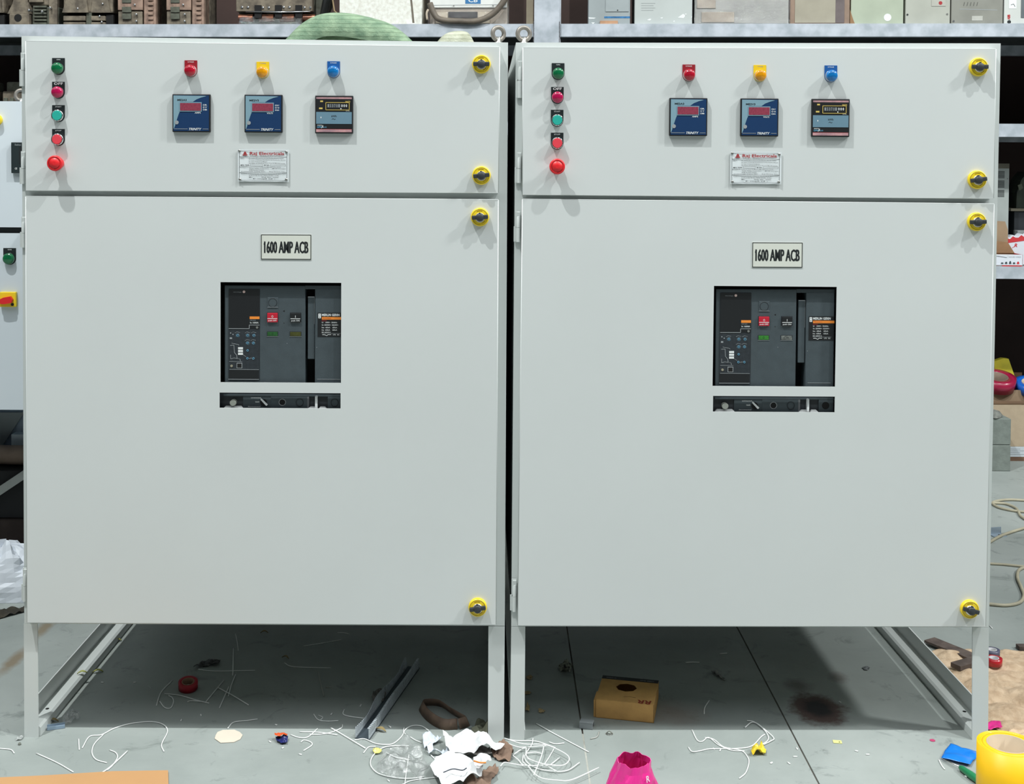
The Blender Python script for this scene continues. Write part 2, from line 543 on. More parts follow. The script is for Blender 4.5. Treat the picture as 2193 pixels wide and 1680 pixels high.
PINK = mat('meter_pink_strip', (196, 148, 150), 0.4, var=0.15, scale=60, rgb2=(150, 120, 128))
BAND = mat('meter_band', (106, 138, 156), 0.4, var=0.03)
def energy_meter(F, par, lab):
    m = MB()
    S = 81.0
    m.box(F, 0, 0, S, S, 0, 9, BLACK, 1.5)
    m.box(F, 2.4, 3.6, S - 2.6, 7.3, 9, 9.4, PINK)
    m.box(F, 2.4, 72.3, S - 2.6, 78, 9, 9.4, PINK)
    m.box(F, 2.4, 71.6, S - 2.6, 72.3, 9, 9.4, REDINK)
    m.box(F, 2.4, 7.3, S - 2.6, 34.5, 9, 9.3, BLACK)
    m.box(F, 2.4, 35, S - 2.6, 60.5, 9, 9.6, BAND)
    m.text(F, 'kWh', 35, 42, 46, 46, 9.6, INK, 0.02)
    m.line(F, [(36, 51), (38.5, 49), (41.5, 51.2), (44, 49.8)], 0.8, 9.6, 9.8, INK)
    m.poly(F, [(12, 45), (14, 46), (13, 49), (11.6, 47.5)], 9.6, 9.9, WHITE)
    m.box(F, 11, 10.8, 17, 14, 9.3, 9.5, GOLD)
    m.box(F, 8.5, 25.8, 16, 29.2, 9.3, 9.5, GOLD)
    m.text(F, 'WATTS', 64.5, 11.4, 75, 14.4, 9.3, GOLD, 0.03)
    m.text(F, 'kWh', 66, 31, 73.5, 33.6, 9.3, WHITE, 0.02)
    m.text(F, 'DIGITAL', 5, 62.5, 16, 64.5, 9.3, WHITE, 0.02)
    m.text(F, 'DPM', 4.6, 65.6, 14, 69.4, 9.3, CYAN, 0.03)
    m.text(F, 'PLUS', 15.5, 66.2, 24.5, 69.0, 9.3, CYAN, 0.02)
    m.line(F, [(13.5, 70), (17, 63.6), (16.8, 69)], 0.8, 9.3, 9.6, WHITE)
    o = m.build('energy_meter', par, lab)
    c = MB()
    for a, b in (((23, 15), (73, 15)), ((23, 30.6), (73, 30.6)), ((23, 15), (23, 30.6)), ((73, 15), (73, 30.6))):
        c.line(F, [a, b], 1.1, 9.3, 10.3, GOLD)
    c.box(F, 23.5, 15.5, 72.5, 30.1, 9.2, 9.6, BLACK)
    c.box(F, 26, 17.5, 54.5, 26, 9.6, 9.8, mat('counter_drum', (66, 70, 74), 0.4))
    for k in range(6):
        c.text(F, '153701'[k], 27 + 4.6 * k, 18.5, 29.6 + 4.6 * k, 25, 9.8, GREY, 0.01)
    for k in range(3):
        c.text(F, '0', 56 + 4.7 * k, 18.6, 59 + 4.7 * k, 24.6, 9.7, WHITE, 0.03)
    c.cyl(F, 55.2, 28, 1.3, 9.6, 10.2, WHITE, 12)
    c.build('counter_window', o, 'black counter window with a gold outline and white digits')
    return o

def nameplate(F, par, lab):
    """109 x 69 px, F at the top-left corner"""
    m = MB()
    w, h = 109.0, 69.0
    # thin plate, slightly bowed
    n = 8
    vs_, fs_ = [], []
    for i in range(n + 1):
        x = w * i / n
        zz = 2.2 + 1.6 * (2 * i / n - 1) ** 2
        for y, z in ((0, zz), (h, zz), (h, zz - 0.8), (0, zz - 0.8)):
            vs_.append(F.pt(x, y, z))
    for i in range(n):
        for k in range(4):
            a, b = i * 4 + k, i * 4 + (k + 1) % 4
            fs_.append((a, a + 4, b + 4, b))
    fs_ += [(0, 1, 2, 3), (n * 4 + 3, n * 4 + 2, n * 4 + 1, n * 4)]
    m.add(vs_, fs_, ALU)
    m.box(F, 3, 3, 106, 66, 1.5, 2.3, ALU)
    zz = 4.0
    m.text(F, 'Raj Electricals', 25.5, 5.2, 99, 14, zz, REDINK, 0.022)
    m.poly(F, [(10, 11), (21, 11), (20.5, 13), (10.5, 13)], zz, zz + 0.2, REDINK)
    m.poly(F, [(11.5, 10.4), (14.5, 4.6), (16.5, 4.6), (19.5, 10.4)], zz, zz + 0.2, REDINK)
    for y in (3, 15.6, 49.5, 66):
        m.line(F, [(3, y), (105, y)], 0.45, zz - 0.2, zz + 0.1, INK)
    for x in (3.2, 105):
        m.line(F, [(x, 3), (x, 66)], 0.45, zz - 0.2, zz + 0.1, INK)
    rows = [(17.6, 'All Types Of Control & Distribution Box & Cables', 23, 98), (21.8, 'All Types Of Energy Distribution & Distribution Boards', 23, 102),
            (25.4, 'All Type Of Electrical Meters', 23, 63), (28.8, 'All Types of Industrial Panel Boards Manufacturers', 23, 101),
            (36.8, 'Control Panel & Motor Management Drive', 23, 92), (40.2, 'Timer, Relay, Contactors', 24, 66), (40.2, 'MCCB Switchgear', 74, 103),
            (43.2, 'ACB Service Centre', 24, 56), (46.6, 'Customer Care No.    Raj Drive No.', 7, 103),
            (51.4, 'Deals In Control Panels, Industrial Electricals & Spare Parts', 7, 103), (55, 'Industrial Area, New Delhi, India', 24, 88),
            (58.4, 'Mo.            Web Site : www.', 24, 88), (61.8, 'E-mail id :', 33, 80)]
    for y, t, a, b in rows:
        m.text(F, t, a, y, b, y + 2.0, zz, INK, 0.01)
    m.text(F, 'Deals In :', 5, 17.6, 15, 19.6, zz, INK, 0.02)
    m.text(F, 'MFG YEAR', 6, 32.6, 25, 35, zz, INK, 0.03)
    m.text(F, 'SR NO.', 56, 32.6, 68, 35, zz, INK, 0.03)
    m.text(F, 'Specialists In', 4, 36.8, 21, 38.9, zz, INK, 0.02)
    for a, b in ((27, 53), (70, 102)):
        for l in (((a, 31.6), (b, 31.6)), ((a, 35.6), (b, 35.6)), ((a, 31.6), (a, 35.6)), ((b, 31.6), (b, 35.6))):
            m.line(F, l, 0.35, zz, zz + 0.1, INK)
    o = m.build('nameplate', par, lab)
    for x, y in ((3.5, 3.2), (104, 5), (4.5, 64), (104, 64)):
        s = MB()
        s.lathe(F, x, y, [(3.0, 1.5), (2.9, 4.6), (1.8, 5.6), (0.4, 5.9)], ZINC, 14)
        s.line(F, [(x - 1.8, y - 1.3), (x + 1.8, y + 1.3)], 0.7, 5.4, 6.1, INK)
        s.build('screw', o)
    return o

def latch(F, ang, par, lab):
    m = MB()
    m.lathe(F, 0, 0, [(19.6, 0), (19.9, 5), (19.0, 9), (17.8, 10)], YEL, 40)
    m.ring(F, 0, 0, 16.3, 17.0, 9.5, 10.3, YELD, 36)
    m.line(F, [(13.6 * math.cos(a), -13.6 * math.sin(a)) for a in [1.2 + 0.1 * k for k in range(10)]], 1.4, 10, 10.3, YELD)
    m.line(F, [(13.6 * math.cos(a), -13.6 * math.sin(a)) for a in [-1.3 + 0.1 * k for k in range(7)]], 1.2, 10, 10.3, YELD)
    o = m.build('rotary_latch', par, lab)
    k = MB()
    G = F.sub(0, 0, 0, ang)
    k.lathe(G, 0, 1, [(10.6, 9.5), (10.6, 12), (9.8, 13)], mat('latch_chrome', (232, 228, 222), 0.25, 0.7, var=0.02), 28)
    k.box(G, -17.5, -4.4, 17.5, 4.4, 11, 19, mat('latch_handle', (50, 54, 58), 0.5), 2.0)
    k.lathe(G, 0, 0.5, [(8.2, 12), (8.2, 20), (6.4, 22), (1, 22.5)], MATS['latch_handle'], 24)
    k.box(G, -1.8, -10, 1.8, -3, 12, 19, MATS['latch_handle'], 0.8)
    k.build('handle', o, 'dark grey bar handle')
    return o

def hinge(F, h, par, lab):
    m = MB()
    m.box(F, -5.5, 0, 5.5, h * 0.55, 0, 3, PAINT2, 0.6)
    m.box(F, -8.5, h * 0.5, 4.5, h, 0, 3, PAINT2, 0.6)
    m.lathe(Face(F.pt(1, h, 9), F.u, F.n * -1, F.v, F.s), 0, 0, [(4.2, 0), (4.2, h * 0.46 * F.s * 1000)], PAINT2, 14)
    m.lathe(Face(F.pt(1, h * 0.53, 9), F.u, F.n * -1, F.v, F.s), 0, 0, [(3.9, 0), (3.9, h * 0.3 * F.s * 1000), (2, h * 0.36 * F.s * 1000)], PAINT2, 14)
    m.box(F, -3, h * 0.55, 5, h * 0.95, 0, 9, PAINT2, 1)
    m.box(F, -3, 2, 5, h * 0.45, 0, 9, PAINT2, 1)
    return m.build('hinge', par, lab)

def eye_bolt(base, r, par, lab, yaw=0.0, h=0.012):
    m = MB()
    F = Face(base, (1, 0, 0), (0, 1, 0), (0, 0, 1), 0.001)
    m.lathe(F, 0, 0, [(13, 0), (13, 5), (8, 8), (6, h * 1000 + 8)], ZINC, 20)
    c = base + V((0, 0, h + r))
    u = V((math.cos(yaw), math.sin(yaw), 0))
    pts = [c + u * (r * math.cos(a)) + V((0, 0, r * math.sin(a))) for a in [2 * math.pi * k / 28 for k in range(28)]]
    m.tube(pts, 0.0058, mat('eye_bolt_steel', (150, 144, 136), 0.5, 0.5, var=0.08, scale=50), 10, closed=True)
    return m.build('eye_bolt', par, lab)

# ------------------------------------------------------------------ the air circuit breaker behind the lower door
REDB = mat('breaker_red_button', (196, 30, 52), 0.4, var=0.06)
GRNW = mat('breaker_green_flag', (44, 98, 48), 0.3, var=0.15, scale=90)
OLVW = mat('breaker_olive_flag', (78, 80, 34), 0.3, var=0.15, scale=90)
WHTW = mat('breaker_pale_flag', (128, 132, 128), 0.4, var=0.2, scale=120)
KNOB = mat('breaker_knob', (140, 144, 136), 0.4, var=0.04)
def breaker(F, F2, par, lab, bright, grn):
    """F: top-left of the main cut-out (258 x 217 px), F2: of the strip below (259 x 35 px); z is mm behind/before the door front"""
    m = MB()
    m.box(F, -6, -6, 264, 262, -260, -60, DARK)
    m.box(F, 6.5, 7, 180, 222, -60, -12, BREAKER, 1.5)
    m.box(F, 201, 14, 262, 222, -60, -12, BREAKER, 1.5)
    m.box(F, 180, 7, 262, 14.5, -60, -13, BREAKER)
    m.line(F, [(206, 209), (256, 209)], 0.7, -12, -11.5, GREY)
    m.poly(F, [(135 - 3, 62), (135 + 1, 60), (135 + 1, 64)], -12, -11.8, DARK)
    m.cyl(F, 134.5, 88, 1.0, -12, -11.8, DARK, 10)
    for px_, py_ in ((205, 140), (141, 132)):
        m.cyl(F, px_, py_, 0.7, -12, -11.7, GREY, 8)
    o = m.build('circuit_breaker', par, lab)
    t = MB()                                        # trip unit
    t.box(F, 15.4, 14.6, 82.5, 210.5, -12, -11.2, BREAKER2)
    t.box(F, 16, 15.4, 82, 99, -11.2, -10.4, BLACK)
    t.text(F, 'micrologic', 26, 20.5, 44, 23, -10.3, GREY, 0.0)
    t.cyl(F, 48.8, 20.8, 2.8, -10.4, -9.4, mat('trip_dot', (206, 180, 172), 0.4), 16)
    t.box(F, 61, 74, 82, 79.5, -10.4, -9.9, ORANGE)
    t.box(F, 60, 79.5, 82, 92, -10.4, -10.1, INK)
    t.text(F, 'NW16H1', 62, 81, 74, 83, -10.0, GREY, 0.01)
    t.text(F, 'In 1600A', 62, 85.5, 80, 89, -10.0, WHITE, 0.01)
    t.line(F, [(16, 100.5), (60, 100.5), (60, 92.5), (82, 92.5)], 1.1, -10.6, -10.0, GREY)
    t.cyl(F, 77, 97.5, 2.6, -11.2, -9.6, ZINC, 14)
    t.box(F, 15.4, 103, 81.5, 189, -11.2, -10.8, mat('trip_panel', (42, 48, 54), 0.5, var=0.1, scale=120))
    for cx, cy, r_ in ((35, 115, 4.4), (56.5, 115, 4.4), (70, 115, 4.0), (56.5, 131.5, 4.4), (69, 131.5, 4.0), (56.5, 147.5, 2.6), (56, 164.5, 2.8), (69, 164.5, 2.8)):
        t.ring(F, cx, cy, 1.4, 2.4, -10.8, -9.8, CYAN, 12)
        if r_ > 3:
            for k in range(9):
                a = k * math.pi / 4.5
                t.line(F, [(cx + 3 * math.cos(a), cy + 3 * math.sin(a)), (cx + r_ * math.cos(a), cy + r_ * math.sin(a))], 0.8, -10.8, -10.4, CYAN if k % 2 else GREY)
            t.line(F, [(cx - 6, cy - 5), (cx - 2, cy - 7.5), (cx + 5, cy - 6)], 0.5, -10.8, -10.4, GREY)
    t.line(F, [(59, 165), (64, 164), (66, 164.5)], 0.7, -10.8, -10.4, GREY)
    for k in range(3):
        t.box(F, 36, 140.5 + 6 * k, 46.5, 145 + 6 * k, -10.8, -10.2, WHITE)
    t.line(F, [(19, 137), (27, 136), (28, 152), (33, 158), (34, 165), (40, 166), (41, 171)], 0.9, -10.8, -10.3, GREY)
    t.line(F, [(22, 132), (37, 135), (38, 137)], 0.7, -10.8, -10.3, GREY)
    t.line(F, [(20, 157), (20, 166), (27, 164), (40, 166)], 0.8, -10.8, -10.3, GREY)
    t.line(F, [(47, 157), (53, 161)], 0.6, -10.8, -10.3, GREY)
    t.line(F, [(17, 171.5), (45, 172)], 0.6, -10.8, -10.3, GREY)
    for cx, cy in ((20, 110), (25, 113), (20, 121)):
        t.cyl(F, cx, cy, 1.3, -10.8, -10.2, GREY, 10)
    t.box(F, 18, 119.5, 23, 123, -10.8, -10.3, GREY)
    t.cyl(F, 22, 181, 2.7, -10.8, -9.4, mat('brass_screw', (190, 182, 160), 0.4, 0.6), 14)
    t.box(F, 33, 174.5, 45, 186, -10.8, -10.0, GREY)
    t.box(F, 34.2, 175.7, 43.8, 184.8, -10.0, -9.8, DARK)
    t.line(F, [(17, 188.6), (81, 189)], 0.7, -10.8, -10.3, GREY)
    t.box(F, 15.4, 190, 80.5, 208.5, -11.2, -10.8, BLACK)
    t.line(F, [(15, 210), (81, 210)], 0.9, -11.2, -10.2, GREY)
    t.build('trip_unit', o, 'black trip unit with blue dials')
    s = MB()
    s.box(F, 99, 32.5, 122, 54, -12, -11.0, BREAKER, 0.5)
    s.ring(F, 110.5, 43.5, 8.6, 9.4, -11.0, -10.5, BREAKER2, 24)
    s.line(F, [(99, 54), (122, 54)], 0.7, -11.0, -10.6, GREY)
    s.build('blank_cover', o)
    for (x0, x1, col, tx, sy, lb) in ((98, 122, REDB, 'push OFF', 'O', 'red push button'), (147.5, 171.5, BLACK, 'push ON', 'I', 'black push button')):
        s = MB()
        s.box(F, x0, 65, x1, 87, -12, -11.4, BREAKER2)
        s.box(F, x0 + 0.8, 66, x1 - 0.8, 86, -11.4, -8.5, col, 0.8)
        s.line(F, [(x0 + 1.5, 78.3), (x1 - 1.5, 78.3)], 1.2, -8.5, -8.1, WHITE)
        s.text(F, tx, x0 + 3, 80.8, x1 - 3, 84.6, -8.4, WHITE, 0.02)
        s.text(F, sy, (x0 + x1) / 2 - (2 if sy == 'O' else 0.5), 71, (x0 + x1) / 2 + (2 if sy == 'O' else 0.5), 76, -8.4, WHITE, 0.01)
        s.line(F, [(x0, 87.2), (x1, 87.2)], 0.6, -12, -11.4, GREY)
        s.build('push_button', o, lb)
    for (x0, x1, col, lb) in ((98, 122, grn, 'green status flag'), (147, 172, bright, 'status flag')):
        s = MB()
        s.box(F, x0, 106, x1, 117, -12, -11.2, BREAKER2)
        s.box(F, x0 + 1, 107, x1 - 1, 115.8, -11.2, -11.0, col)
        if col is WHTW:
            s.text(F, 'OK', x0 + 6, 109, x1 - 6, 114, -11.0, INK, 0.0)
        elif lb.startswith('green'):
            s.text(F, 'O', 108, 109, 112, 114, -11.0, mat('flag_ink', (14, 60, 24), 0.5), 0.0)
        s.line(F, [(x0 - 0.5, 117.2), (x1 + 0.5, 117.2)], 0.6, -12, -11.2, GREY)
        s.build('status_window', o, lb)
    s = MB()
    s.box(F, 185, 31, 200, 166, -34, -16, BREAKER, 1.5)
    s.line(F, [(185.4, 31.6), (199.6, 31.6)], 1.6, -16, -15.5, GREY)
    s.line(F, [(199.4, 31.6), (199.2, 90)], 0.5, -16, -15.6, GREY)
    s.build('charging_handle', o, 'dark grey upright charging handle')
    s = MB()
    s.box(F, 207, 65, 261, 117, -12, -11.4, BLACK)
    s.box(F, 208.5, 67, 214, 77, -11.4, -11.0, WHITE, 0.0)
    s.cyl(F, 211.2, 74.3, 1.0, -11.0, -10.8, BLACK, 10)
    s.line(F, [(210.2, 69.5), (212.4, 69.5)], 1, -11.0, -10.8, BLACK)
    s.text(F, 'MERLIN GERIN', 216, 67, 254, 72.3, -11.2, WHITE, 0.03)
    s.box(F, 216, 74.2, 262, 79.8, -11.4, -11.0, ORANGE)
    s.text(F, 'Masterpact', 218, 75.4, 236, 78.6, -10.9, REDINK, 0.0)
    s.text(F, 'NW16 H1', 216, 81, 226, 83.6, -11.2, REDINK, 0.01)
    for k, t_ in enumerate(('Ui    1000V~  50/60Hz', 'Ue  220/440V~  525/690V~', 'Icu  65kA    65kA', 'Ics  65kA    65kA')):
        s.text(F, t_, 216, 84.6 + 5.4 * k, 249 if k != 1 else 252, 87.4 + 5.4 * k, -11.2, WHITE, 0.01)
    s.text(F, 'IEC 60947-2', 216, 106, 235, 108.4, -11.2, WHITE, 0.01)
    s.line(F, [(216, 109.5), (256, 109.5)], 0.5, -11.4, -11.1, GREY)
    s.line(F, [(217, 112.5), (222, 112.5), (227, 114.6), (229, 112.2), (236, 112.2)], 0.9, -11.4, -11.1, WHITE)
    s.text(F, 'UTE   IEC', 240, 111, 254, 113.6, -11.2, WHITE, 0.01)
    s.build('rating_label', o, 'black maker label with an orange band')
    # lower drawer strip
    b = MB()
    G = F2
    b.box(G, -3, -3, 262, 38, -60, -18, BREAKER2)
    b.box(G, 6, 5, 262, 8.5, -18, -14, BREAKER)
    b.box(G, 48, 9, 108, 35, -18, -15, BREAKER)
    b.box(G, 108, 9, 186, 36, -18, -14, BREAKER, 0.8)
    b.box(G, 186, 9, 190, 36, -18, -14, mat('drawer_pale_edge', (110, 112, 116), 0.5))
    b.box(G, 230, 9, 262, 36, -18, -14, BREAKER, 0.8)
    b.poly(G, [(6, 35), (11, 30), (44, 30), (49, 35)], -18, -11, WHITE)
    b.poly(G, [(187, 35), (193, 30.5), (206, 30.5), (208, 35)], -18, -11, WHITE)
    b.poly(G, [(211, 35), (214, 30.5), (224, 30.5), (229, 35)], -18, -11, WHITE)
    b.text(G, 'connected', 65, 11, 86, 13.2, -15, WHITE, 0.02)
    b.text(G, 'test', 74, 19.5, 83, 22.5, -15, WHITE, 0.02)
    b.poly(G, [(85, 20), (87, 21), (85, 22)], -15, -14.8, WHITE)
    b.text(G, 'disconnected', 58, 30, 85, 32.2, -15, WHITE, 0.02)
    b.ring(G, 132.5, 21.5, 6.4, 7.8, -14, -13.4, GREY, 24)
    b.cyl(G, 132.5, 21.5, 6.4, -14, -13.8, DARK, 24)
    b.ring(G, 170, 21.5, 7.2, 8.0, -14, -13, KNOB, 24) if False else b.ring(G, 170, 21.5, 7.2, 8.2, -14, -12.6, BREAKER2, 24)
    if bright is WHTW:
        b.cyl(G, 245, 21.5, 8.0, -14, -13.8, DARK, 24)
    else:
        b.ring(G, 245, 21.5, 7.2, 8.2, -14, -12.6, BREAKER2, 24)
    dr = b.build('drawer_front', par, 'dark drawer strip of the breaker with white lettering')
    s = MB(); s.cyl(G, 27.5, 22.5, 7, -18, -6, KNOB, 24, 1); s.build('knob', dr, 'pale grey round knob')
    s = MB(); s.cyl(G, 92, 22, 7, -15, -13, DARK, 24)
    s.poly(G, [(86, 13), (88.5, 13.5), (101.5, 26), (99.5, 29), (97, 28), (86.5, 16.5)], -13, -11, WHITE)
    s.build('position_pointer', dr, 'white slanted pointer')
    s = MB(); s.box(G, 203.5, 7, 208.5, 34.5, -18, -8, WHITE, 0.6); s.build('release_bar', dr, 'white upright bar')
    return o

# ------------------------------------------------------------------ floor-standing cabinets
DEPTH = 0.98
def sheet_with_holes(m, q, holes, th, d, mt):
    """q: TL TR BR BL world points of the front; holes: lists of (px corner points) as (u0,v0,u1,v1) fractions"""
    us = sorted({0.0, 1.0} | {h[0] for h in holes} | {h[2] for h in holes})
    vs2 = sorted({0.0, 1.0} | {h[1] for h in holes} | {h[3] for h in holes})
    def pt(u, v):
        a = q[0].lerp(q[1], u); b = q[3].lerp(q[2], u)
        return a.lerp(b, v)
    nu, nv = len(us), len(vs2)
    P = [pt(u, v) for v in vs2 for u in us]
    n = len(P)
    vv = P + [p + d * th for p in P]
    def solid(i, j):
        if i < 0 or j < 0 or i >= nu - 1 or j >= nv - 1:
            return False
        cu, cv = (us[i] + us[i + 1]) / 2, (vs2[j] + vs2[j + 1]) / 2
        return not any(h[0] < cu < h[2] and h[1] < cv < h[3] for h in holes)
    fs_ = []
    for j in range(nv - 1):
        for i in range(nu - 1):
            if not solid(i, j):
                continue
            a, b, c, e = j * nu + i, j * nu + i + 1, (j + 1) * nu + i + 1, (j + 1) * nu + i
            fs_ += [(a, e, c, b), (a + n, b + n, c + n, e + n)]
            if not solid(i, j - 1): fs_.append((a, b, b + n, a + n))
            if not solid(i, j + 1): fs_.append((e, e + n, c + n, c))
            if not solid(i - 1, j): fs_.append((a, a + n, e + n, e))
            if not solid(i + 1, j): fs_.append((b, c, c + n, b + n))
    m.add(vv, fs_, mt)

def door(pl, q, holes_px, par, lab, mt=None):
    mt = mt or PAINT
    off = 0.022
    Q = [pl.P(x, y, off) for x, y in q]
    def frac(px, py):
        p = pl.P(px, py, off)
        u = (p - Q[0]).dot(Q[1] - Q[0]) / (Q[1] - Q[0]).length_squared
        v = (p - Q[0]).dot(Q[3] - Q[0]) / (Q[3] - Q[0]).length_squared
        return u, v
    hs = []
    for x0, y0, x1, y1 in holes_px:
        a, b = frac(x0, y0), frac(x1, y1)
        hs.append((a[0], a[1], b[0], b[1]))
    m = MB()
    sheet_with_holes(m, Q, hs, 0.002, pl.d, mt)
    inn = [Q[i] + ((Q[(i + 2) % 4] - Q[i]).normalized() * 0.003) for i in range(4)]
    for i in range(4):
        j = (i + 1) % 4
        m.hexa([Q[i] + pl.d * 0.0005, Q[j] + pl.d * 0.0005, inn[j] + pl.d * 0.0005, inn[i] + pl.d * 0.0005,
                Q[i] + pl.d * 0.021, Q[j] + pl.d * 0.021, inn[j] + pl.d * 0.021, inn[i] + pl.d * 0.021], mt)
    # thin rolled edge catching the light
    pts = [Q[0], Q[1], Q[2], Q[3]]
    cen = (Q[0] + Q[2]) / 2
    for i in range(4):
        a, b = pts[i], pts[(i + 1) % 4]
        m.tube([a + pl.d * 0.0012, b + pl.d * 0.0012], 0.0014, mt, 8)
    return m.build('door', par, lab)

def big_cabinet(pl, fr, legs, doors, spec, label):
    TL, TR, BR, BL = [pl.P(*p) for p in fr]
    d = pl.d
    base = (pl.P(*legs[0][2]) + pl.P(*legs[1][2])) / 2
    base.z = 0
    root = thing('electrical_cabinet', base, label, 'electrical cabinet', 'two large control cabinets')
    D = d * DEPTH
    u = pl.u
    zb = (BL.z + BR.z) / 2
    m = MB()
    t = 0.003
    def flange(a, b, w):      # strip along a-b, width vector w, front sheet
        m.slab(a, b, b + w, a + w, d * t, PAINT2)
    up = V((0, 0, 1))
    w = 0.05
    # front frame border: top, left, right, middle, bottom
    flange(TL, TR, -up * w)
    flange(BL, BR, up * w)
    m.slab(TL - up * w, TL + u * w - up * w, BL + u * w + up * w, BL + up * w, d * t, PAINT2)
    m.slab(TR - u * w - up * w, TR - up * w, BR + up * w, BR - u * w + up * w, d * t, PAINT2)
    my = (doors[0][2][1] + doors[1][1][1]) / 2
    ml = pl.P(doors[0][3][0], (doors[0][3][1] + doors[1][0][1]) / 2); mr = pl.P(doors[0][2][0], my)
    def atz(p, q_, z):
        return p.lerp(q_, (z - p.z) / (q_.z - p.z))
    ml, mr = atz(TL, BL, ml.z) + u * w, atz(TR, BR, mr.z) - u * w
    m.slab(ml + up * 0.03, mr + up * 0.03, mr - up * 0.03, ml - up * 0.03, d * 0.02, PAINT2)
    # sides, top, bottom, back
    f0 = d * (t + 0.0002)
    m.slab(TL + f0, BL + f0, BL + D, TL + D, u * t, PAINT2)
    m.slab(TR + f0, BR + f0, BR + D, TR + D, -u * t, PAINT2)
    iu = u * (t + 0.0002)
    m.slab(TL + f0 + iu, TR + f0 - iu, TR + D - iu, TL + D + iu, -up * t, PAINT2)
    m.slab(BL + f0 + iu, BR + f0 - iu, BR + D - iu, BL + D + iu, up * t, PAINT2)
    m.slab(TL + D, TR + D, BR + D, BL + D, d * t, PAINT2)
    m.build('enclosure', root)
    for k, q in enumerate(doors):
        door(pl, q, spec['holes'] if k == 1 else [], root,
             'shorter upper door carrying lamps and meters' if k == 0 else 'tall lower door with the breaker cut-out')
    # legs: L-angle, front two from the photo, rear two behind them
    for k, q in enumerate(legs):
        a, b, c, e = [pl.P(*p) for p in q]
        a, b = a - up * 0.0004, b - up * 0.0004
        a.z = min(a.z, zb - 0.0004 if True else a.z); b.z = a.z
        e = V((e.x, e.y, 0)); c = V((c.x, c.y, 0))
        for back in (0, 1):
            o_ = D * 0.96 if back else V((0, 0, 0))
            l = MB()
            l.slab(a + o_, b + o_, c + o_, e + o_, d * 0.004, PAINT2)
            if k == 0:
                l.slab(a + o_ + d * .0042, e + o_ + d * .0042, e + o_ + d * 0.038, a + o_ + d * 0.038, u * 0.004, PAINT2)
            else:
                l.slab(b + o_ + d * .0042, c + o_ + d * .0042, c + o_ + d * 0.038, b + o_ + d * 0.038, -u * 0.004, PAINT2)
            l.build('leg', root)
        # base rail running back from the leg on the floor
        sgn = 1 if k == 0 else -1
        out = e if k == 0 else c
        pr = [(0, 0), (0, 0.074), (0.003, 0.074), (0.003, 0.027), (0.034, 0.027), (0.040, 0.022), (0.040, 0)]
        rl = MB()
        s0, s1 = out + d * 0.006, out + D * 0.985
        vs_ = [s0 + u * (sgn * x) + up * (z + 0.0005) for x, z in pr] + [s1 + u * (sgn * x) + up * (z + 0.0005) for x, z in pr]
        n = len(pr)
        # outer web, tray and inner lip as one folded channel
        quads = [(0, 1, 1 + n, n), (1, 2, 2 + n, 1 + n), (2, 3, 3 + n, 2 + n), (3, 4, 4 + n, 3 + n), (4, 5, 5 + n, 4 + n), (5, 6, 6 + n, 5 + n), (6, 0, n, 6 + n)]
        rl.add(vs_, quads + [(3, 2, 1, 0), (6, 5, 4, 3, 0), (n, 1 + n, 2 + n, 3 + n), (n, 3 + n, 4 + n, 5 + n, 6 + n)], PAINT2)
        hole = Face(s0 + u * (sgn * 0.020) + d * 0.10 + up * 0.0275, u, d, up, 0.001)
        rl.cyl(hole, 0, 0, 5, 0, 0.5, DARK, 12)
        rl.build('base_rail', root)
    spec['fit'](pl, root)
    return root

S_ = 0.022
def fit_common(pl, root, L):
    for (x, y, col, plate, txt, kind) in L['lamps']:
        F = pl.face(x, y, S_)
        if kind == 'lamp':
            pilot_lamp(F, col, plate, txt, root, {'magenta': 'dark pink', 'amber': 'amber'}.get(col, col) + ' domed pilot lamp', big=(txt == 'OFF'))
        else:
            push_button(F, col, txt, root, {'teal': 'turquoise', 'coral': 'coral red'}[col] + ' flat push button')
    x, y = L['emg']
    emergency(pl.face(x, y, S_), root, 'red mushroom emergency stop button')
    x, y = L['m1']; panel_meter(pl.face(x, y, S_), 'ME2A3', 'AMPS', root, 'blue square ammeter')
    x, y = L['m2']; panel_meter(pl.face(x, y, S_), 'ME2V3', 'VOLTS', root, 'blue square voltmeter')
    x, y = L['em']; energy_meter(pl.face(x, y, S_), root, 'black energy meter with a grey-blue band')
    x, y = L['np']; nameplate(pl.face(x, y, S_), root, 'white metal nameplate headed in red')
    for x, y, a in L['latch']:
        latch(pl.face(x, y, S_), a, root, 'round yellow latch with a dark grey handle')
    for x, y, h in L['hinge']:
        hinge(pl.face(x, y, 0.003), h, root, None)
    x, y = L['lab']
    F = pl.face(x, y, S_)
    m = MB()
    m.box(F, 0, 0, 108, 54, 0, 1.2, CREAM)
    for a, b in (((1, 1), (107, 1)), ((1, 53), (107, 53)), ((1, 0.5), (1, 53.5)), ((107, 0.5), (107, 53.5))):
        m.line(F, [a, b], 1.5, 1.2, 1.4, INK)
    for k, dx in enumerate((-0.75, -0.25, 0.25, 0.75)):
        m.text(F, '1600 AMP ACB', 7.4 + dx, 14.8, 101.2 + dx, 40.3, 1.25 + 0.02 * k, INK, 0.008)
    m.poly(F, [(6.0, 22.5), (6.0, 19.5), (9.0, 15.0), (9.6, 19)], 1.2, 1.5, INK)
    m.build('rating_plate', root, 'small framed plate reading 1600 AMP ACB')
    x, y, x2, y2 = L['cut']
    breaker(pl.face(x, y, S_), pl.face(x2, y2, S_), root, 'dark grey air circuit breaker face', L['flag'], L['grn'])

PLANE_L = Plane((0, -0.002, 0), R(-0.05))
PLANE_R = Plane((0.045, 0.0, 0), R(0.75))

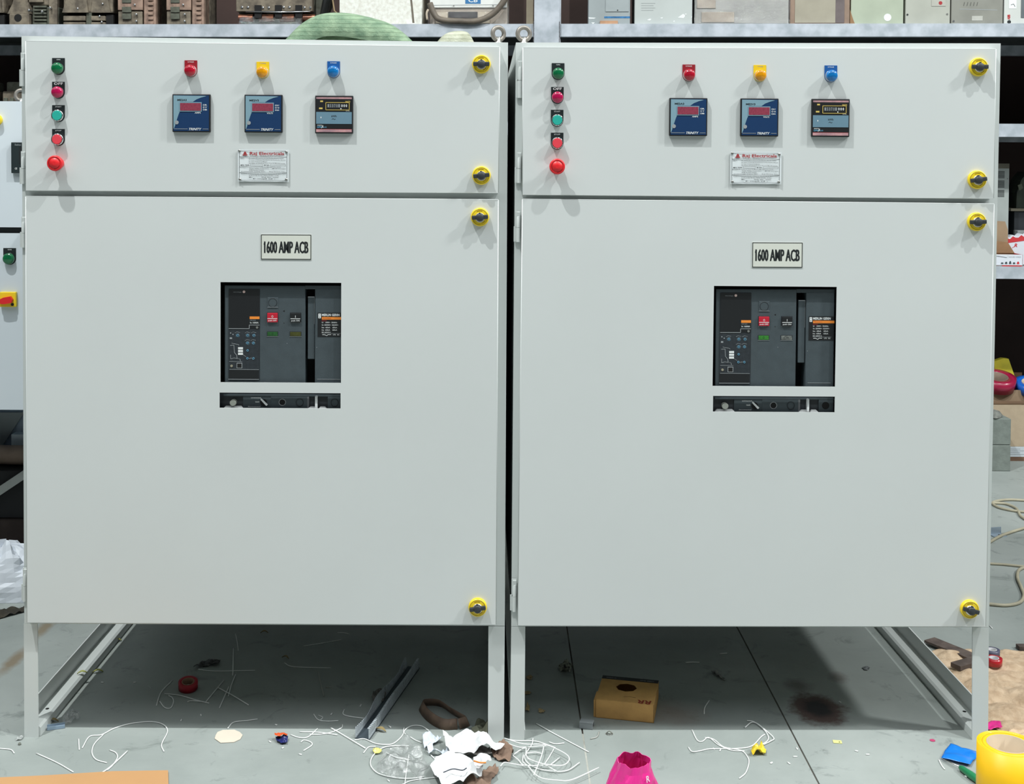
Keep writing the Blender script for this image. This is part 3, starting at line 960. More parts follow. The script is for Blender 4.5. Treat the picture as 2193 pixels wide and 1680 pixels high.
LEFT = dict(
    lamps=[(125.5, 147, 'green', 'black', 'ON', 'lamp'), (125.5, 198, 'magenta', 'black', 'OFF', 'lamp'),
           (125.5, 248, 'teal', 'black', 'START', 'btn'), (125.5, 299, 'coral', 'black', 'STOP', 'btn'),
           (409, 152, 'red', 'red', 'R PHASE', 'lamp'), (563, 155, 'amber', 'yellow', 'Y PHASE', 'lamp'), (714.5, 154, 'blue', 'blue', 'B PHASE', 'lamp')],
    emg=(126, 350), m1=(371, 202), m2=(525, 203), em=(676, 205), np=(510, 320),
    latch=[(1031, 138, 0), (1031, 376, 6), (1028, 465, 4), (1023, 1300, 8)],
    hinge=[(50.5, 113, 72), (51, 324, 70), (52, 464, 66), (55, 1216, 70)],
    lab=(559, 502), cut=(472, 605, 470, 842), flag=OLVW, grn=GRNW)
RIGHT = dict(
    lamps=[(1195, 158, 'green', 'black', 'ON', 'lamp'), (1193.5, 209, 'magenta', 'black', 'OFF', 'lamp'),
           (1193, 258, 'teal', 'black', 'START', 'btn'), (1193, 307, 'coral', 'black', 'STOP', 'btn'),
           (1475, 161, 'red', 'red', 'R PHASE', 'lamp'), (1627, 162, 'amber', 'yellow', 'Y PHASE', 'lamp'), (1779, 163, 'blue', 'blue', 'B PHASE', 'lamp')],
    emg=(1192, 357), m1=(1433, 210), m2=(1585, 211), em=(1737, 212), np=(1564, 325),
    latch=[(2094, 144, 0), (2091, 385, 8), (2090, 475, 2), (2075, 1304, -14)],
    hinge=[(1113, 130, 80), (1111, 326, 66), (1109, 452, 66), (1101, 1240, 68)],
    lab=(1611, 519), cut=(1529, 613, 1527, 849), flag=WHTW, grn=mat('breaker_lime_flag', (58, 134, 50), 0.3, var=0.12, scale=90))

cabL = big_cabinet(
    PLANE_L, [(46, 77), (1088, 91), (1081, 1341), (52, 1336)],
    [[(51, 1336), (80, 1336), (82, 1578), (52, 1578)], [(1046, 1341), (1081, 1341), (1079, 1585), (1045, 1585)]],
    [[(55, 88), (1070, 101), (1067, 413), (55, 408)], [(55, 421), (1067, 428), (1062, 1338), (58, 1334)]],
    dict(holes=[(472, 605, 730, 822), (470, 842, 729, 877)], fit=lambda pl, r: fit_common(pl, r, LEFT)),
    'large pale grey electrical cabinet on the left, its breaker showing two dull flags')
cabR = big_cabinet(
    PLANE_R, [(1105, 91), (2143, 93), (2118, 1344), (1095, 1342)],
    [[(1095, 1342), (1125, 1342), (1123, 1586), (1092, 1586)], [(2083, 1344), (2118, 1344), (2116, 1587), (2082, 1587)]],
    [[(1120, 102), (2133, 105), (2128, 425), (1119, 417)], [(1119, 427), (2129, 437), (2111, 1342), (1109, 1340)]],
    dict(holes=[(1529, 613, 1788, 830), (1527, 849, 1787, 885)], fit=lambda pl, r: fit_common(pl, r, RIGHT)),
    'large pale grey electrical cabinet on the right, its breaker showing a bright green flag')
for pl, par, x, dy in ((PLANE_L, cabL, 1067, 0.045), (PLANE_R, cabR, 1123, 0.045)):
    p = pl.P(x, 92 if x < 1100 else 92.5) + pl.d * dy
    eye_bolt(p, 0.0165, par, None, 0.5 if x < 1100 else 0.25)

#PART2
# ------------------------------------------------------------------ storage rack behind
RACK = Plane((0, 3.1, 0), R(-3.3))
ru, rd = RACK.u, RACK.d
UPV = V((0, 0, 1))
STEEL = mat('rack_painted_steel', (190, 196, 205), 0.5, 0.0, scale=16, rgb2=(160, 168, 176), bump=0.05, bscale=30, detail=7)
def rackx(px, py=50):
    return (RACK.P(px, py) - RACK.p0).dot(ru)
def rp(x, z, dep=0.0):
    p = RACK.p0 + ru * x + rd * dep
    return V((p.x, p.y, z))
z_top, z_topb = RACK.P(1096, 50.5).z, RACK.P(1096, 78).z
z_mid, z_midb = RACK.P(2165, 265).z, RACK.P(2165, 293).z
z_low, z_lowb = RACK.P(2165, 572).z, RACK.P(2165, 598).z
rack = thing('storage_rack', rp(0, 0), 'tall pale painted steel storage rack standing behind the two large cabinets', 'rack')
RD = 1.0
def upright(x0, x1):
    for dep in (0, RD):
        m = MB()
        m.slab(rp(x0, 0, dep), rp(x1, 0, dep), rp(x1, 3.4, dep), rp(x0, 3.4, dep), rd * 0.06, STEEL)
        for xx in (x0 - 0.002, x1 + 0.002):           # rough weld beads
            pts = [rp(xx + 0.0025 * noise.noise(V((k * .9, xx, 0))), z_topb - 0.03 + 0.003 * k, dep - 0.001) for k in range(36)]
            m.tube(pts, 0.0022, mat('weld_bead', (120, 120, 124), 0.7, 0.3, var=0.2, scale=90), 6)
        m.build('upright', rack)
x0, x1 = rackx(1144), rackx(1198)
upright(x0, x1)
upright(x1 + 3.9, x1 + 4.02)
upright(x0 - 4.02, x0 - 3.9)
for xa, xb in ((x0 - 3.9, x0), (x1, x1 + 3.9)):
    for zt, zb in ((z_top, z_topb), (z_mid, z_midb), (z_low, z_lowb)):
        for dep in (0.012, RD):
            m = MB()
            m.slab(rp(xa, zb, dep), rp(xb, zb, dep), rp(xb, zt, dep), rp(xa, zt, dep), rd * 0.04, STEEL)
            m.build('beam', rack)
        m = MB()
        m.slab(rp(xa, zt - 0.006, 0.013), rp(xb, zt - 0.006, 0.013), rp(xb, zt - 0.006, RD + 0.03), rp(xa, zt - 0.006, RD + 0.03), UPV * 0.005,
               mat('rack_deck', (92, 98, 98), 0.7, var=0.15, scale=6))
        m.build('shelf', rack)
    m = MB()
    m.slab(rp(xa, 0, RD + 0.07), rp(xb, 0, RD + 0.07), rp(xb, z_top, RD + 0.07), rp(xa, z_top, RD + 0.07), rd * 0.004,
           mat('rack_back_sheet', (56, 40, 38), 0.9, var=0.15, scale=2))
    m.build('back_sheet', rack, 'dark brown back sheet')

def rf(px, py, dep, z=None):
    """drawing frame of px units on the rack at depth dep whose point (0,0) is seen at px; z fixes its height"""
    o = RACK.P(px, py, -dep)
    if z is not None:
        o.z = z
    sc = (RACK.P(px + 10, py, -dep) - RACK.P(px, py, -dep)).length / 10
    return Face(o, ru, UPV, -rd, sc)
DUST = mat('dusty_bakelite', (128, 118, 102), 0.8, var=0.2, scale=25, rgb2=(86, 78, 68), bump=0.2, bscale=120)
DUSTG = mat('dusty_green_moulding', (96, 100, 88), 0.8, var=0.2, scale=25, rgb2=(70, 70, 60), bump=0.2, bscale=120)
DUSTP = mat('dusty_pink_moulding', (158, 132, 116), 0.7, var=0.2, scale=25, rgb2=(120, 98, 86), bump=0.2, bscale=120)
COPPER = mat('copper_bar', (150, 96, 72), 0.35, 0.6, var=0.2, scale=30, rgb2=(96, 66, 54))
BOLT = mat('bolt_head', (200, 202, 204), 0.25, 0.9, var=0.05)
WRAP = None
def wrap_mat():
    m = bpy.data.materials.new('clear_film')
    m.use_nodes = True
    nt = m.node_tree
    N, L = nt.nodes, nt.links
    for n in list(N): N.remove(n)
    out = N.new('ShaderNodeOutputMaterial')
    tr = N.new('ShaderNodeBsdfTransparent'); gl = N.new('ShaderNodeBsdfGlossy'); df = N.new('ShaderNodeBsdfDiffuse')
    gl.inputs['Roughness'].default_value = 0.12
    df.inputs['Color'].default_value = (0.7, 0.72, 0.72, 1)
    tc = N.new('ShaderNodeTexCoord'); no = N.new('ShaderNodeTexNoise'); no.inputs['Scale'].default_value = 45; no.inputs['Detail'].default_value = 5
    no.inputs['Distortion'].default_value = 1.5
    L.new(tc.outputs['Object'], no.inputs['Vector'])
    bp = N.new('ShaderNodeBump'); bp.inputs['Strength'].default_value = 1.0; bp.inputs['Distance'].default_value = 0.01
    L.new(no.outputs['Fac'], bp.inputs['Height'])
    L.new(bp.outputs['Normal'], gl.inputs['Normal'])
    m1 = N.new('ShaderNodeMixShader'); m1.inputs[0].default_value = 0.11
    m2 = N.new('ShaderNodeMixShader'); m2.inputs[0].default_value = 0.035
    L.new(tr.outputs[0], m1.inputs[1]); L.new(gl.outputs[0], m1.inputs[2])
    L.new(m1.outputs[0], m2.inputs[1]); L.new(df.outputs[0], m2.inputs[2])
    L.new(m2.outputs[0], out.inputs['Surface'])
    return m
WRAP = wrap_mat()

ZT = z_top + 0.0005
def gear(px0, px1, label, style, dep=0.09, h=150, group='dusty breakers on the top shelf'):
    """old open breaker: px0..px1 wide, seen at the bottom edge of the picture's top strip"""
    F = rf(px0, 52, dep, ZT)
    w = px1 - px0
    root = thing('old_circuit_breaker', F.pt(w / 2, 0, -120), label, 'circuit breaker', group)
    if style == 'hole':
        m = MB()
        m.box(F, 4, -26, w * 0.44, 0, -240, 0, DUST, 6)
        m.poly(F, [(0, -26), (w * 0.46, -26), (w * 0.42, -50), (w * 0.12, -50)], -200, -4, DUST)
        m.poly(F, [(w * .08, -44), (w * .40, -44), (w * .38, -70), (w * .14, -70)], -200, -14, DUST)
        m.cyl(F, w * 0.22, -17, 8, -0.5, 1, DARK, 18)
        m.build('front_block', root)
        m = MB()
        m.box(F, w * 0.45, -42, w * 0.98, 0, -260, -30, DUSTG, 8)
        for k in range(6):
            m.box(F, w * 0.5, -8 - 7 * k, w * 0.76, -4 - 7 * k, -34, -12, DUSTG, 2)
        m.box(F, w * 0.8, -h, w * 0.97, -4, -240, -20, DUST, 4)
        m.build('finned_chute', root)
        m = MB()
        m.box(F, w * 0.25, -h, w * 0.86, -44, -240, -30, DUST, 8)
        m.box(F, w * 0.42, -62, w * 0.7, -50, -34, -10, DUST, 3)
        m.build('body', root)
        for x, y in ((w * .44, -33), (w * .86, -38), (w * .7, -30)):
            s = MB(); s.lathe(F, x, y, [(2.2, -30), (2.2, 3), (1, 4)], BOLT, 10); s.build('bolt', root)
    elif style == 'slots':
        m = MB()
        m.box(F, 0, -h, w * 0.95, -28, -260, -10, DUST, 8)
        m.poly(F, [(0, -28), (w * .5, -28), (w * .46, -62), (w * .1, -62)], -120, 6, DUST)
        m.poly(F, [(w * .55, -28), (w * .92, -28), (w * .86, -66), (w * .6, -66)], -120, 2, DUST)
        m.build('body', root)
        for y0, y1 in ((-21, -11), (-8, 0)):
            s = MB(); s.box(F, 2, y0, w * 0.44, y1, -220, 4, DUST, 3)
            s.box(F, w * .55, y0, w * .82, y1, -220, 2, DUST, 3)
            s.box(F, w * .82, y0 - 3, w * .96, y1, -220, -12, DARK)
            s.build('terminal_tier', root)
        s = MB(); s.box(F, w * .44, -28, w * .55, 0, -220, -8, DUSTG, 3)
        s.box(F, 0, -28, w * .95, 0, -230, -60, DARK); s.build('divider', root)
        for x, y in ((w * .72, -20), (w * .76, -8), (w * .78, -46), (w * .3, -36)):
            s = MB(); s.lathe(F, x, y, [(1.9, -12), (1.9, 8), (.9, 9)], BOLT, 10); s.build('bolt', root)
    elif style == 'tan':
        m = MB()
        m.box(F, 0, -h, w, 0, -240, -30, DUST, 5)
        m.box(F, 0, -h, w * .66, -33, -60, 0, DUSTP if w < 90 else DUST, 4)
        m.box(F, 0, -31, w * .64, 0, -60, -6, DUST, 4)
        m.build('body', root)
        s = MB(); s.box(F, w * .68, -h, w, 0, -100, -4, DUSTP, 5)
        for k in range(7):
            s.box(F, w * .8, -8 - 10 * k, w * .94, -3 - 10 * k, -4, 4, DUSTP, 1.5)
        s.build('side_cover', root, 'pinkish dusty side cover')
        for k in range(4):
            s = MB(); s.box(F, w * .12, -26 - 20 * k + (6 if k else 0), w * .36, -14 - 20 * k + (6 if k else 0), -6, 5, DUSTG, 2); s.build('terminal', root)
        for x, y in ((w * .5, -10), (w * .5, -24), (w * .46, -44)):
            s = MB(); s.lathe(F, x, y, [(1.9, -12), (1.9, 8), (.9, 9)], BOLT, 10); s.build('bolt', root)
    elif style == 'busbar':
        m = MB()
        m.poly(F, [(3, 0), (w - 20, 0), (w + 5, -60), (w + 10, -h), (-6, -h), (-4, -40)], -240, -50, DUSTG)
        m.box(F, -4, -h, w - 22, -32, -70, -4, DUST, 4)
        m.build('body', root)
        for k in range(3):
            x = w * (0.2 + 0.24 * k)
            s = MB(); s.box(F, x, -45, x + w * .08, -18, -80, 1, DARK); s.box(F, x, -70, x + w * .07, -60, -80, 1, DARK); s.build('slot', root)
        for k in range(4):
            x = w * (0.0 + 0.245 * k)
            s = MB(); s.lathe(Face(F.pt(x, -19, -28), UPV, F.n, ru, 0.001), 0, 0, [(20, 0), (20, w * 0.17 * F.s * 1000)], COPPER, 20); s.build('copper_contact', root, 'copper coloured round contact')
            for q in (0.05, 0.12):
                b = MB(); b.lathe(F, x + w * q, -40 if k % 2 else -41, [(2.4, -6), (2.4, 2), (1.2, 4)], BOLT, 10); b.build('bolt', root)
        s = MB(); s.tube([F.pt(w * .1, -31, 6), F.pt(w * .5, -30, 7), F.pt(w * .86, -31, 6)], 0.0035, BOLT, 8); s.build('rod', root)
        f = MB()
        pts = []
        nx, ny = 16, 5
        for j in range(ny):
            for i in range(nx):
                x = 4 + (w * .74) * i / (nx - 1); y = -22 * j / (ny - 1)
                pts.append(F.pt(x, y, 10 + 9 * noise.noise(V((x * .06, y * .2, 3))) - 22 * (y / -22) ** 2))
        f.add(pts, [(j * nx + i, j * nx + i + 1, (j + 1) * nx + i + 1, (j + 1) * nx + i) for j in range(ny - 1) for i in range(nx - 1)], WRAP, True)
        f.build('plastic_wrap', root, 'shiny clear plastic film')
    return root
gear(15, 122, 'dusty grey-brown breaker with a round dark hole in its left block, on the top shelf', 'hole')
gear(134, 245, 'dusty grey-brown breaker with two stacked slots and bright bolts, second on the top shelf', 'slots')
gear(252, 333, 'dusty tan breaker with a pinkish ribbed right side, on the top shelf', 'tan', h=140)
gear(356, 436, 'dusty tan breaker standing alone between two dark gaps on the top shelf', 'tan', h=145)
gear(509, 690, 'wide dusty breaker with a row of four copper contacts under clear film', 'busbar', dep=0.12)
gear(-62, 10, 'dark dusty breaker cut off by the left edge of the picture, on the top shelf', 'slots')
for px, w_, lab in ((30, 60, 'small dusty breaker on the middle shelf behind the bluish cabinet'), (-40, 58, 'dusty breaker on the middle shelf at the far left edge of the picture')):
    F = rf(px, 230, 0.25, z_mid + 0.0005)
    root = thing('old_circuit_breaker', F.pt(w_ / 2, 0, -60), lab, 'circuit breaker', 'dusty breakers on the middle shelf')
    m = MB(); m.box(F, -25, -64, w_ - 28, 0, -150, 0, DUST, 8); m.box(F, -20, -84, w_ - 34, -60, -140, -20, DUSTG, 8); m.build('body', root)
    for k in range(4):
        s = MB(); s.box(F, -20 + 13 * k, -50, -12 + 13 * k, -8, 0, 14, DUSTG, 3); s.build('terminal', root)

def simple_box(name, px0, px1, dep, h, depth, mt, label, cat, bev=2.0, zb=None, py=50, extra=None, group=None):
    F = rf(px0, py, dep, ZT if zb is None else zb)
    w = px1 - px0
    root = thing(name, F.pt(w / 2, 0, -depth / 2), label, cat, group)
    m = MB(); m.box(F, 0, -h, w, 0, -depth, 0, mt, bev); m.build('case', root)
    if extra: extra(F, w, root)
    return root
# battered white box
def ex(F, w, r):
    s = MB()
    s.poly(F, [(w * .86, -150), (w * .885, -150), (w * .875, -60), (w * .90, -20), (w * .91, -3), (w * .885, -3), (w * .875, -22), (w * .855, -55)], 0, 1, mat('tear_dark', (120, 112, 100), 0.9, var=0.1))
    s.build('split_edge', r, 'dark jagged split down the front')
simple_box('battered_box', 727, 903, 0.03, 150, 300, mat('flaking_white', (232, 234, 226), 0.8, scale=60, rgb2=(214, 212, 202), var=0.1, bump=0.3, bscale=60, detail=5),
           'battered off-white box with flaking paint on the top shelf, left of the wrapped panel', 'box', extra=ex)
s = MB(); F = rf(716, 50, 0.02, ZT)
s.tube([F.pt(4, -150, 2), F.pt(1, -100, 4), F.pt(-3, -50, 6), F.pt(0, -28, 4), F.pt(5, -24, 0), F.pt(6, -2, 0)], 0.004, mat('tan_strap', (168, 146, 110), 0.7, var=0.1), 8)
s.build('strap', None, 'thin tan strap hanging down beside the battered off-white box', 'strap')
s = MB(); F = rf(690, 50, 0.10, ZT)
s.tube([F.pt(26, -160, 0), F.pt(14, -70, 10), F.pt(2, -6, 20), F.pt(-10, -3, 10)], 0.022, mat('black_cable', (28, 32, 30), 0.35, var=0.2), 12)
s.build('black_cable', None, 'thick black cable leaning between the copper-contact breaker and the battered box', 'cable')
# wrapped panel with cable loop
def ex(F, w, r):
    s = MB()
    s.box(F, 0, -170, w, -36, 0, 8, mat('panel_white', (224, 226, 222), 0.5, var=0.03), 1)
    s.line(F, [(2, -41), (w - 2, -42)], 0.8, 8, 9, GREY)
    s.box(F, w * .46, -60, w * .66, -44, 8, 9, mat('label_blue', (56, 118, 170), 0.5, var=0.03), 0)
    s.text(F, 'CB', w * .50, -56, w * .62, -47, 9.1, WHITE, 0.02)
    for x in (w * .04, w * .31, w * .82):
        s.cyl(F, x, -39.5, 1.6, 8, 10, ZINC, 10)
    s.build('cover', r, 'white cover with a blue label')
    for x in (12, w * .62):
        s = MB(); s.box(F, x, -26, x + 26, -3, 0, 6, mat('bracket_beige', (196, 184, 164), 0.6, var=0.05), 1)
        s.cyl(F, x + 9, -13, 3.2, 6, 10, mat('bracket_beige', (196, 184, 164)), 12); s.cyl(F, x + 19, -13, 2.2, 6, 8, DUST, 12)
        s.build('bracket', r)
    s = MB(); s.box(F, w * .24, -27, w * .62, -3, 0, 4, mat('dark_window', (58, 58, 60), 0.25, var=0.1), 0); s.build('dark_window', r)
    s = MB()
    nx, ny = 18, 8
    pts = [F.pt(-4 + (w + 8) * i / (nx - 1), 0 - 40 * j / (ny - 1), 14 + 8 * noise.noise(V((i * .9, j * .8, 7)))) for j in range(ny) for i in range(nx)]
    s.add(pts, [(j * nx + i, j * nx + i + 1, (j + 1) * nx + i + 1, (j + 1) * nx + i) for j in range(ny - 1) for i in range(nx - 1)], WRAP, True)
    s.build('plastic_wrap', r, 'crinkled clear plastic')
simple_box('wrapped_switch_unit', 921, 1085, 0.05, 150, 220, mat('panel_beige', (172, 160, 146), 0.7, var=0.06),
           'white control panel wrapped in clear plastic on the top shelf beside the rack upright', 'panel', extra=ex)
F = rf(921, 50, 0.03, ZT)
s = MB()
s.tube(smooth_pts([F.pt(0, -44, 10), F.pt(8, -24, 16), F.pt(22, -9, 24), F.pt(60, -5, 28), F.pt(104, -6, 28), F.pt(136, -22, 26), F.pt(160, -52, 20), F.pt(176, -90, 10), F.pt(180, -150, 0)], 5), 0.0155,
       mat('old_rubber_hose', (112, 102, 90), 0.6, var=0.12, scale=20), 12)
s.build('hose', None, 'thick grey-brown hose looping under the plastic-wrapped white panel', 'hose')
s = MB(); s.tube(smooth_pts([F.pt(-3, -30, 22), F.pt(-6, -22, 26), F.pt(-5, -8, 26)], 4), 0.006, mat('pale_tie', (190, 176, 158), 0.6), 8)
s.build('cable_tie', None, 'short pale tie dangling at the left end of the hose on the top shelf', 'tie')
simple_box('flat_board', 1127, 1142, 0.12, 150, 60, mat('beige_board', (172, 160, 138), 0.7), 'narrow beige board standing tight against the left side of the rack upright', 'board', py=40)
# right bay, top shelf
def ex(F, w, r):
    s = MB(); s.box(F, w * .41, -150, w * .97, -27, 0, 3, mat('grey_paint', (158, 166, 168), 0.5, var=0.03), 1)
    s.cyl(F, w * .7, -30, 1.4, 3, 4, INK, 10); s.build('hatch', r)
    s = MB(); s.box(F, w * .38, -17, w, -13, 0, 0.6, mat('tape_blue', (56, 120, 172), 0.6, var=0.15, scale=60)); s.build('tape_strip', r, 'blue tape strip')
    s = MB(); s.poly(F, [(0, -15), (16, -14), (12, -12), (1, -12)], 0, 0.6, WHITE); s.poly(F, [(6, -4), (14, -4), (10, -1)], 0, 0.6, WHITE); s.build('paint_chip', r)
simple_box('grey_enclosure', 1260, 1349, 0.04, 150, 300, mat('enclosure_grey', (152, 160, 162), 0.55, var=0.04, scale=6),
           'grey enclosure with a hatch and blue tape strip right of the rack upright', 'enclosure', extra=ex)
s = MB(); F = rf(1285, 50, 0.03, ZT); s.box(F, 0, -7, 38, 0, -30, 8, mat('salmon_wood', (190, 148, 116), 0.8, var=0.1), 1)
s.build('wood_offcut', None, 'small salmon-brown wood offcut in front of the grey enclosure with blue tape', 'offcut')
def ex(F, w, r):
    s = MB()
    for x, y, a, b in ((26, -9, 10, 3), (54, -13, 7, 2), (92, -14, 18, 8), (106, -20, 5, 3), (82, -6, 4, 2), (120, -15, 3, 2)):
        s.poly(F, [(x, y), (x + a * .6, y - b), (x + a, y - b * .8), (x + a * .7, y + 1)], 0, 0.6, WHITE)
    s.build('paint_chips', r, 'bright white paint chips')
    s = MB()
    for k in range(4):
        s.line(F, [(14, -45 + 5 * k), (44 - 4 * (k % 2), -45 + 5 * k)], 1.2, 0, 0.4, mat('faint_print', (156, 162, 162), 0.7))
    s.build('faded_print', r)
simple_box('pale_enclosure', 1359, 1482, 0.04, 150, 300, mat('pale_grey', (184, 190, 188), 0.5, var=0.03, scale=4),
           'pale grey metal enclosure with chipped white paint along its bottom, on the top shelf', 'enclosure', extra=ex)
def wrapbox(px0, px1, c1, c2, label, name='wrapped_carton'):
    def ex(F, w, r):
        s = MB()
        nx, ny = 20, 14
        pts = [F.pt(-2 + (w + 4) * i / (nx - 1), -80 * j / (ny - 1), 10 + 9 * noise.noise(V((i * .6 + px0, j * .5, 2)))) for j in range(ny) for i in range(nx)]
        s.add(pts, [(j * nx + i, j * nx + i + 1, (j + 1) * nx + i + 1, (j + 1) * nx + i) for j in range(ny - 1) for i in range(nx - 1)], WRAP, True)
        s.build('plastic_wrap', r, 'crinkled clear plastic')
        s = MB()
        s.box(F, 4, -150, w * .22, -34, 0, 4, mat(name + c2[3], c2[:3], 0.8, var=0.1), 2)
        s.box(F, w * .07, -26, w * .42, -4, 0, 4, mat(name + c2[3], c2[:3]), 2)
        s.build('inner_flap', r)
    simple_box(name, px0, px1, 0.04, 150, 300, mat('m' + label[:12], c1, 0.6, var=0.06, scale=12), label, 'carton', extra=ex, bev=6)
wrapbox(1488, 1688, (164, 164, 160), (178, 166, 152, 'a'), 'grey carton in clear wrap with tan flaps showing at its left, on the top shelf')
def ex(F, w, r):
    s = MB(); s.box(F, 10, -150, w * .76, -3, 0, 2, mat('carton_label_tan', (162, 156, 140), 0.75, var=0.04), 0); s.build('front_sheet', r)
    s = MB(); s.box(F, w * .76, -150, w * .91, -3, 0, 2.5, mat('carton_tape_grey', (118, 108, 108), 0.4, var=0.1)); s.build('tape_band', r, 'dark grey tape band')
simple_box('brown_carton', 1692, 1819, 0.04, 150, 300, mat('carton_brown', (146, 124, 108), 0.8, var=0.08), 'brown carton with a broad dark grey tape band on the top shelf', 'carton', extra=ex)
def ex(F, w, r):
    s = MB(); s.lathe(F, w * .7, -15, [(8, 0), (8, 0.8)], WHITE, 20); s.build('sticker', r, 'round white torn sticker')
    s = MB(); s.poly(F, [(-2, 0), (9, 0), (5, -10), (1, -22), (-2, -32)], 0, 2, BROWN); s.build('torn_corner', r)
simple_box('pale_green_box', 1822, 1934, 0.05, 150, 300, mat('pale_green', (168, 177, 158), 0.6, var=0.03), 'pale green box with a round torn white sticker on the top shelf', 'box', extra=ex)
def ex(F, w, r):
    s = MB(); s.cyl(F, 4, -21, 2, 0, 2, INK, 10); s.cyl(F, w - 6, -22, 2, 0, 2, ZINC, 10); s.build('screw', r)
    s = MB(); s.box(F, w * .58, -150, w * .9, -39, 0, 2, mat('pale_plate', (182, 182, 172), 0.6), 1)
    s.lathe(F, w * .78, -46, [(4, 2), (4, 2.4)], REDINK, 16); s.build('plate', r, 'pale plate with a red mark')
simple_box('grey_switch_box', 1939, 2034, 0.05, 150, 300, mat('switchbox_grey', (170, 172, 162), 0.55, var=0.03), 'warm grey switch box with two corner screws and a red-marked plate, on the top shelf', 'box', extra=ex)
def ex(F, w, r):
    s = MB(); s.box(F, w * .40, -18, w * .61, -8, 0, 1, mat('foil_label', (196, 196, 188), 0.4, var=0.1)); s.build('label', r, 'small pale label')
    s = MB(); s.cyl(F, 5, -7, 2, 0, 3, BOLT, 10); s.build('screw', r)
    s = MB()
    for k in range(5):
        s.line(F, [(26 + k * 7, -40), (28 + k * 7, -48)], 1.4, 0, 0.5, mat('scrawl', (92, 92, 86), 0.7))
    s.line(F, [(18, -33), (98, -31)], 1.2, 0, 0.4, GREY)
    s.build('scribble', r)
simple_box('dark_grey_box', 2037, 2147, 0.05, 150, 300, mat('box_dark_grey', (136, 136, 128), 0.6, var=0.05), 'darker grey-brown box with a small pale label low on its front, on the top shelf', 'box', extra=ex)
def ex(F, w, r):
    s = MB(); s.text(Face(F.pt(13, -10, 1), UPV, -ru, F.n, F.s), 'ABB', 0, -6, 11, 0, 0, mat('logo_red', (190, 30, 36), 0.5), 0.03); s.build('logo', r, 'red logo lettering')
    s = MB(); s.box(F, 10, -62, 26, -34, 0, 1, WHITE); s.line(F, [(14, -42), (20, -44), (23, -38)], 1, 1, 1.4, INK); s.build('paper_label', r)
    s = MB(); s.box(F, 36, -110, 74, -14, 0, 3, mat('drive_window', (104, 112, 116), 0.35), 2); s.build('window', r, 'grey window')
    s = MB(); s.cyl(F, 11, -5, 4, 0, 1, INK, 14); s.build('port', r)
simple_box('white_drive', 2150, 2240, 0.05, 150, 260, mat('drive_white', (196, 199, 195), 0.5, var=0.02), 'white motor drive with small red letters at the right end of the top shelf', 'drive', extra=ex)

# right bay, lower shelf (z_low)
ZL = z_low + 0.0005
F = rf(2115, 572, 0.22, ZL)
r = thing('vented_case', F.pt(20, 0, -100), 'tall pale grey case with rows of vent slots on the lower shelf', 'case')
m = MB(); m.box(F, 0, -215, 43, 0, -180, 0, mat('case_grey', (158, 164, 162), 0.5, var=0.03), 2)
m.box(F, 0, -219, 43, -208, -180, 1, mat('case_top', (108, 104, 92), 0.7), 1); m.build('case', r)
m = MB()
for j in range(3):
    for k in range(6):
        m.box(F, 16, -202 + j * 20.5 + k * 2.7, 33, -200.6 + j * 20.5 + k * 2.7, 0, 0.6, INK)
m.build('vent_slots', r)
m = MB(); m.cyl(F, 39, -186, 1.3, 0, 2, BOLT, 10); m.build('screw', r)
F = rf(2170, 572, 0.32, ZL)
m = MB(); m.box(F, 0, -112, 62, 0, -200, 0, mat('dark_bin', (30, 34, 40), 0.6), 3)
m.build('dark_crate', None, 'dark crate on the lower shelf supporting the green transformer', 'crate')
F2 = Face(F.pt(0, -112.5, 0), F.u, F.v, F.n, F.s)
m = MB(); m.box(F2, -8, -6, 62, 0, -200, 6, mat('pale_plank', (146, 138, 120), 0.8), 1)
m.build('plank', None, 'pale wooden plank lying on the dark crate on the lower shelf', 'plank')
F3 = Face(F.pt(0, -119, 0), F.u, F.v, F.n, F.s)
m = MB()
m.poly(F3, [(4, 0), (60, 0), (60, -78), (28, -80), (14, -62), (5, -34)], -150, 0, mat('transformer_green', (58, 66, 54), 0.6, scale=14, rgb2=(36, 42, 36), bump=0.2))
m.poly(F3, [(6, -50), (14, -54), (18, -44), (10, -38)], 0, 3, mat('worn_patch', (116, 122, 106), 0.8, var=0.2))
m.build('transformer', None, 'dark green worn transformer block on the plank, right edge of the lower shelf', 'transformer')
F = rf(2172, 572, 0.245, ZL)
m = MB(); m.box(F, 6, -72, 60, 0, -60, 0, mat('grey_block', (128, 132, 132), 0.6), 1)
m.build('grey_block', None, 'plain grey block on the lower shelf in front of the dark crate', 'block')
WHC = mat('carton_white', (212, 216, 224), 0.6, var=0.02)
REDC = mat('carton_red', (196, 52, 58), 0.6, var=0.03)
F = rf(2152, 572, 0.17, ZL)
r = thing('printed_carton', F.pt(35, 0, -40), 'white carton with a wavy red top border on the lower shelf', 'carton')
m = MB()
pts = [(0, 0), (0, -46), (0, -58)] + [(4 + 6 * k, -60 + 3 * math.sin(k * 2.2) - k * 0.9) for k in range(11)] + [(66, 0)]
m.poly(F, pts, -60, 0, WHC)
m.build('case', r)
m = MB(); m.poly(F, [(0, -46), (0, -56)] + [(4 + 6 * k, -57 + 3 * math.sin(k * 2.2) - k * 0.9) for k in range(11)] + [(66, -56)], 0, 1, REDC)
m.text(F, 'R', 19, -46, 26, -38, 0.2, REDC, 0.04, slant=2)
m.line(F, [(19, -39), (15, -36)], 1.2, 0, 0.6, REDC)
m.build('print', r, 'red print')
F = rf(2130, 572, 0.03, ZL)
r = thing('open_carton', F.pt(30, 0, -60), 'open white carton with brown inside and tiny pictograms, at the front of the lower shelf', 'carton')
